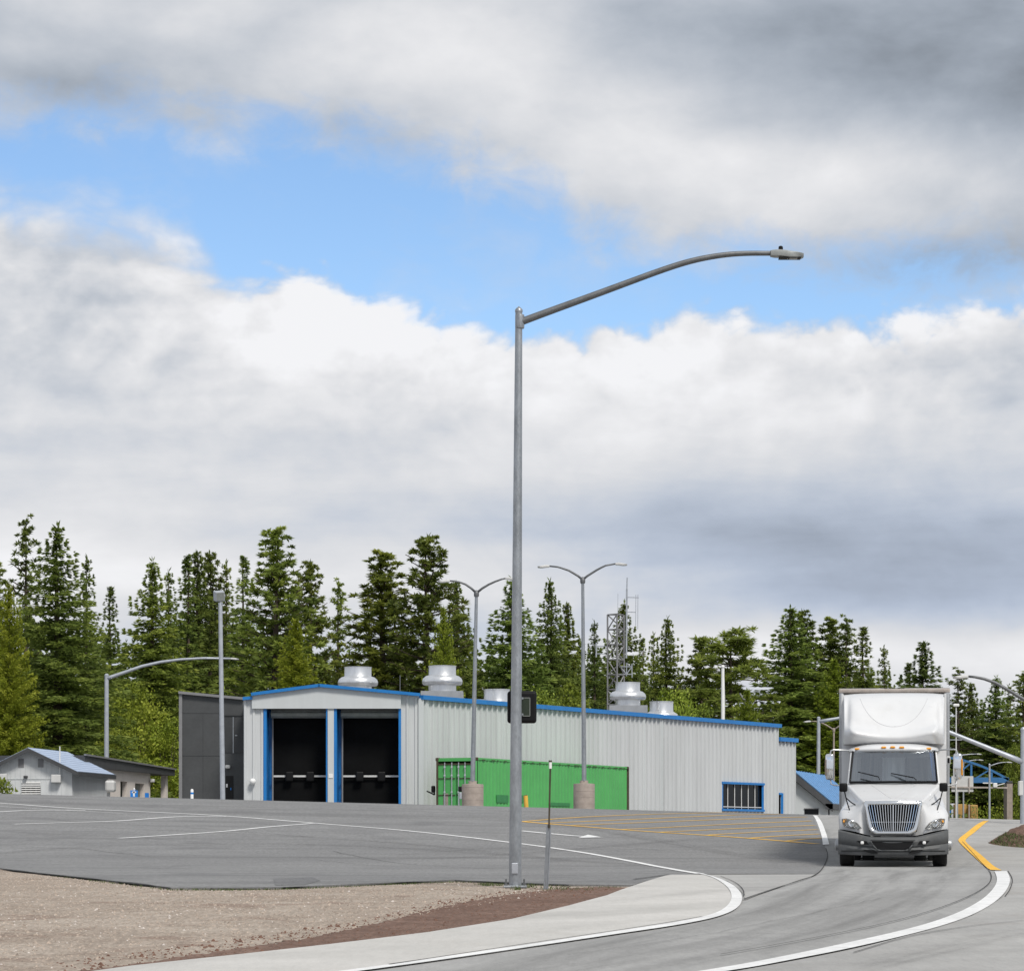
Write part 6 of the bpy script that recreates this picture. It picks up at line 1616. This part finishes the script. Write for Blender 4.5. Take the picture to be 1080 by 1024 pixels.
# lower bank: crisp heaped top
d2=t.m('ADD',t.m('SUBTRACT',e2,V),t.m('ADD',t.m('MULTIPLY',t.m('SUBTRACT',vA,.42),.058),t.m('ADD',t.m('MULTIPLY',c0(nB),.045),t.m('MULTIPLY',c0(nC),.050))))
wL=t.m('ADD',.012,t.m('MULTIPLY',t.m('SUBTRACT',1,t.ss(U,.12,.30)),.026))
a2=t.ss(d2,t.m('MULTIPLY',wL,-.8),t.m('MULTIPLY',wL,1.3))
def blob(cx,cy,rx,ry,amp):
    a=t.m('DIVIDE',t.m('SUBTRACT',U,cx),rx); b=t.m('DIVIDE',t.m('SUBTRACT',V,cy),ry)
    q=t.m('ADD',t.m('MULTIPLY',a,a),t.m('MULTIPLY',b,b)); return t.m('MULTIPLY',t.m('EXPONENT',t.m('MULTIPLY',q,-1)),amp)
def total(lst):
    s=lst[0]
    for q in lst[1:]: s=t.m('ADD',s,q)
    return s
relA=t.m('MULTIPLY',t.m('SUBTRACT',nA,nAs),.7); relB=t.m('ADD',t.m('MULTIPLY',t.m('SUBTRACT',nB,nBs),.6),t.m('MULTIPLY',t.m('SUBTRACT',vA,vAs),.22))
# brightness of the upper deck (linear)
b1=total([t.m('ADD',.61,0.0),t.m('MULTIPLY',c0(nD),.25),t.m('MULTIPLY',c0(nA),.16),t.m('MULTIPLY',c0(nF),.10),relA,
   blob(.86,.775,.24,.085,-.17),blob(1.0,.72,.16,.07,-.10),blob(.62,.80,.12,.05,-.04),blob(.1,.82,.2,.03,.10),blob(.08,.735,.13,.035,-.16),blob(.45,.785,.13,.06,.20),blob(.24,.765,.12,.035,.06),blob(.80,.64,.22,.05,.12),blob(.62,.69,.14,.05,.10),blob(.95,.56,.14,.025,-.10)])
# lower bank
dep=t.m('MAXIMUM',t.m('SUBTRACT',e2,V),0.0)
b2=total([t.m('ADD',.67,0.0),t.m('MULTIPLY',t.m('EXPONENT',t.m('MULTIPLY',dep,-13)),.24),t.m('MULTIPLY',t.m('ADD',t.m('MULTIPLY',c0(nB),.14),t.m('ADD',t.m('MULTIPLY',c0(nC),.08),relB)),t.m('ADD',.25,t.m('MULTIPLY',lowV,.75))),t.m('MULTIPLY',c0(nD),.20),t.m('MULTIPLY',c0(nF),.12),t.m('MULTIPLY',c0(nL),.26),
   blob(.90,.275,.26,.055,-.20),blob(.70,.32,.22,.05,-.12),blob(.99,.46,.07,.035,-.20),blob(.06,.50,.16,.05,-.07),blob(.16,.565,.08,.03,-.10),blob(.10,.25,.3,.03,.10),blob(.04,.60,.13,.05,-.16),blob(.35,.50,.14,.04,.16),blob(.05,.29,.16,.05,.16),blob(.30,.29,.12,.03,.0),blob(.76,.19,.20,.03,.20),blob(1.0,.17,.1,.03,.16),blob(.45,.36,.25,.05,.05),blob(.60,.46,.3,.03,.12),blob(.15,.355,.2,.03,-.03)])
bb=t.m('ADD',t.m('MULTIPLY',b1,t.m('SUBTRACT',1,a2)),t.m('MULTIPLY',b2,a2))
bb=t.m('MINIMUM',t.m('MAXIMUM',bb,.20),.90)
low=t.m('MULTIPLY',t.ss(t.m('MULTIPLY',V,-1),-.50,-.22),a2)
cool0=t.mix(t.ss(bb,.34,.84),(.85,.96,1.12),(.985,.99,1.015))
cool=t.mix(t.m('MULTIPLY',low,t.m('SUBTRACT',1,t.ss(bb,.50,.74))),cool0,(.83,.95,1.17))
cs_=t.node('ShaderNodeVectorMath',operation='SCALE'); t.l.new(cool,cs_.inputs[0]); t.l.new(bb,cs_.inputs['Scale'])
bg2=t.node('ShaderNodeBackground',{'Color':cs_.outputs[0],'Strength':CLOUDK})
al=t.m('MAXIMUM',t.m('MAXIMUM',a1,a2),veil)
mx=t.node('ShaderNodeMixShader',{0:al}); t.l.new(bg1.outputs[0],mx.inputs[1]); t.l.new(bg2.outputs[0],mx.inputs[2]); t.l.new(mx.outputs[0],out.inputs['Surface'])
ld=bpy.data.lights.new('sun','SUN'); ld.energy=SUNK; ld.angle=R(14); ld.color=(1,.955,.89)
so=bpy.data.objects.new('sun',ld); C.objects.link(so)
dirv=Vector((math.sin(SUN_AZ)*math.cos(SUN_EL),math.cos(SUN_AZ)*math.cos(SUN_EL),math.sin(SUN_EL)))   # towards the sun
so.rotation_euler=dirv.to_track_quat('Z','Y').to_euler(); so.location=dirv*60
cd=bpy.data.cameras.new('camera'); cam=bpy.data.objects.new('camera',cd); C.objects.link(cam)
cam.location=(0,0,EZ); cam.rotation_euler=(PI/2,0,0); cd.sensor_width=36; cd.lens=36*F/1080; cd.shift_y=(HZ-512)/1080; cd.clip_start=.5; cd.clip_end=6000
S.camera=cam
S.view_settings.view_transform='Standard'; S.view_settings.look='None'; S.view_settings.exposure=EXPO; S.view_settings.gamma=1
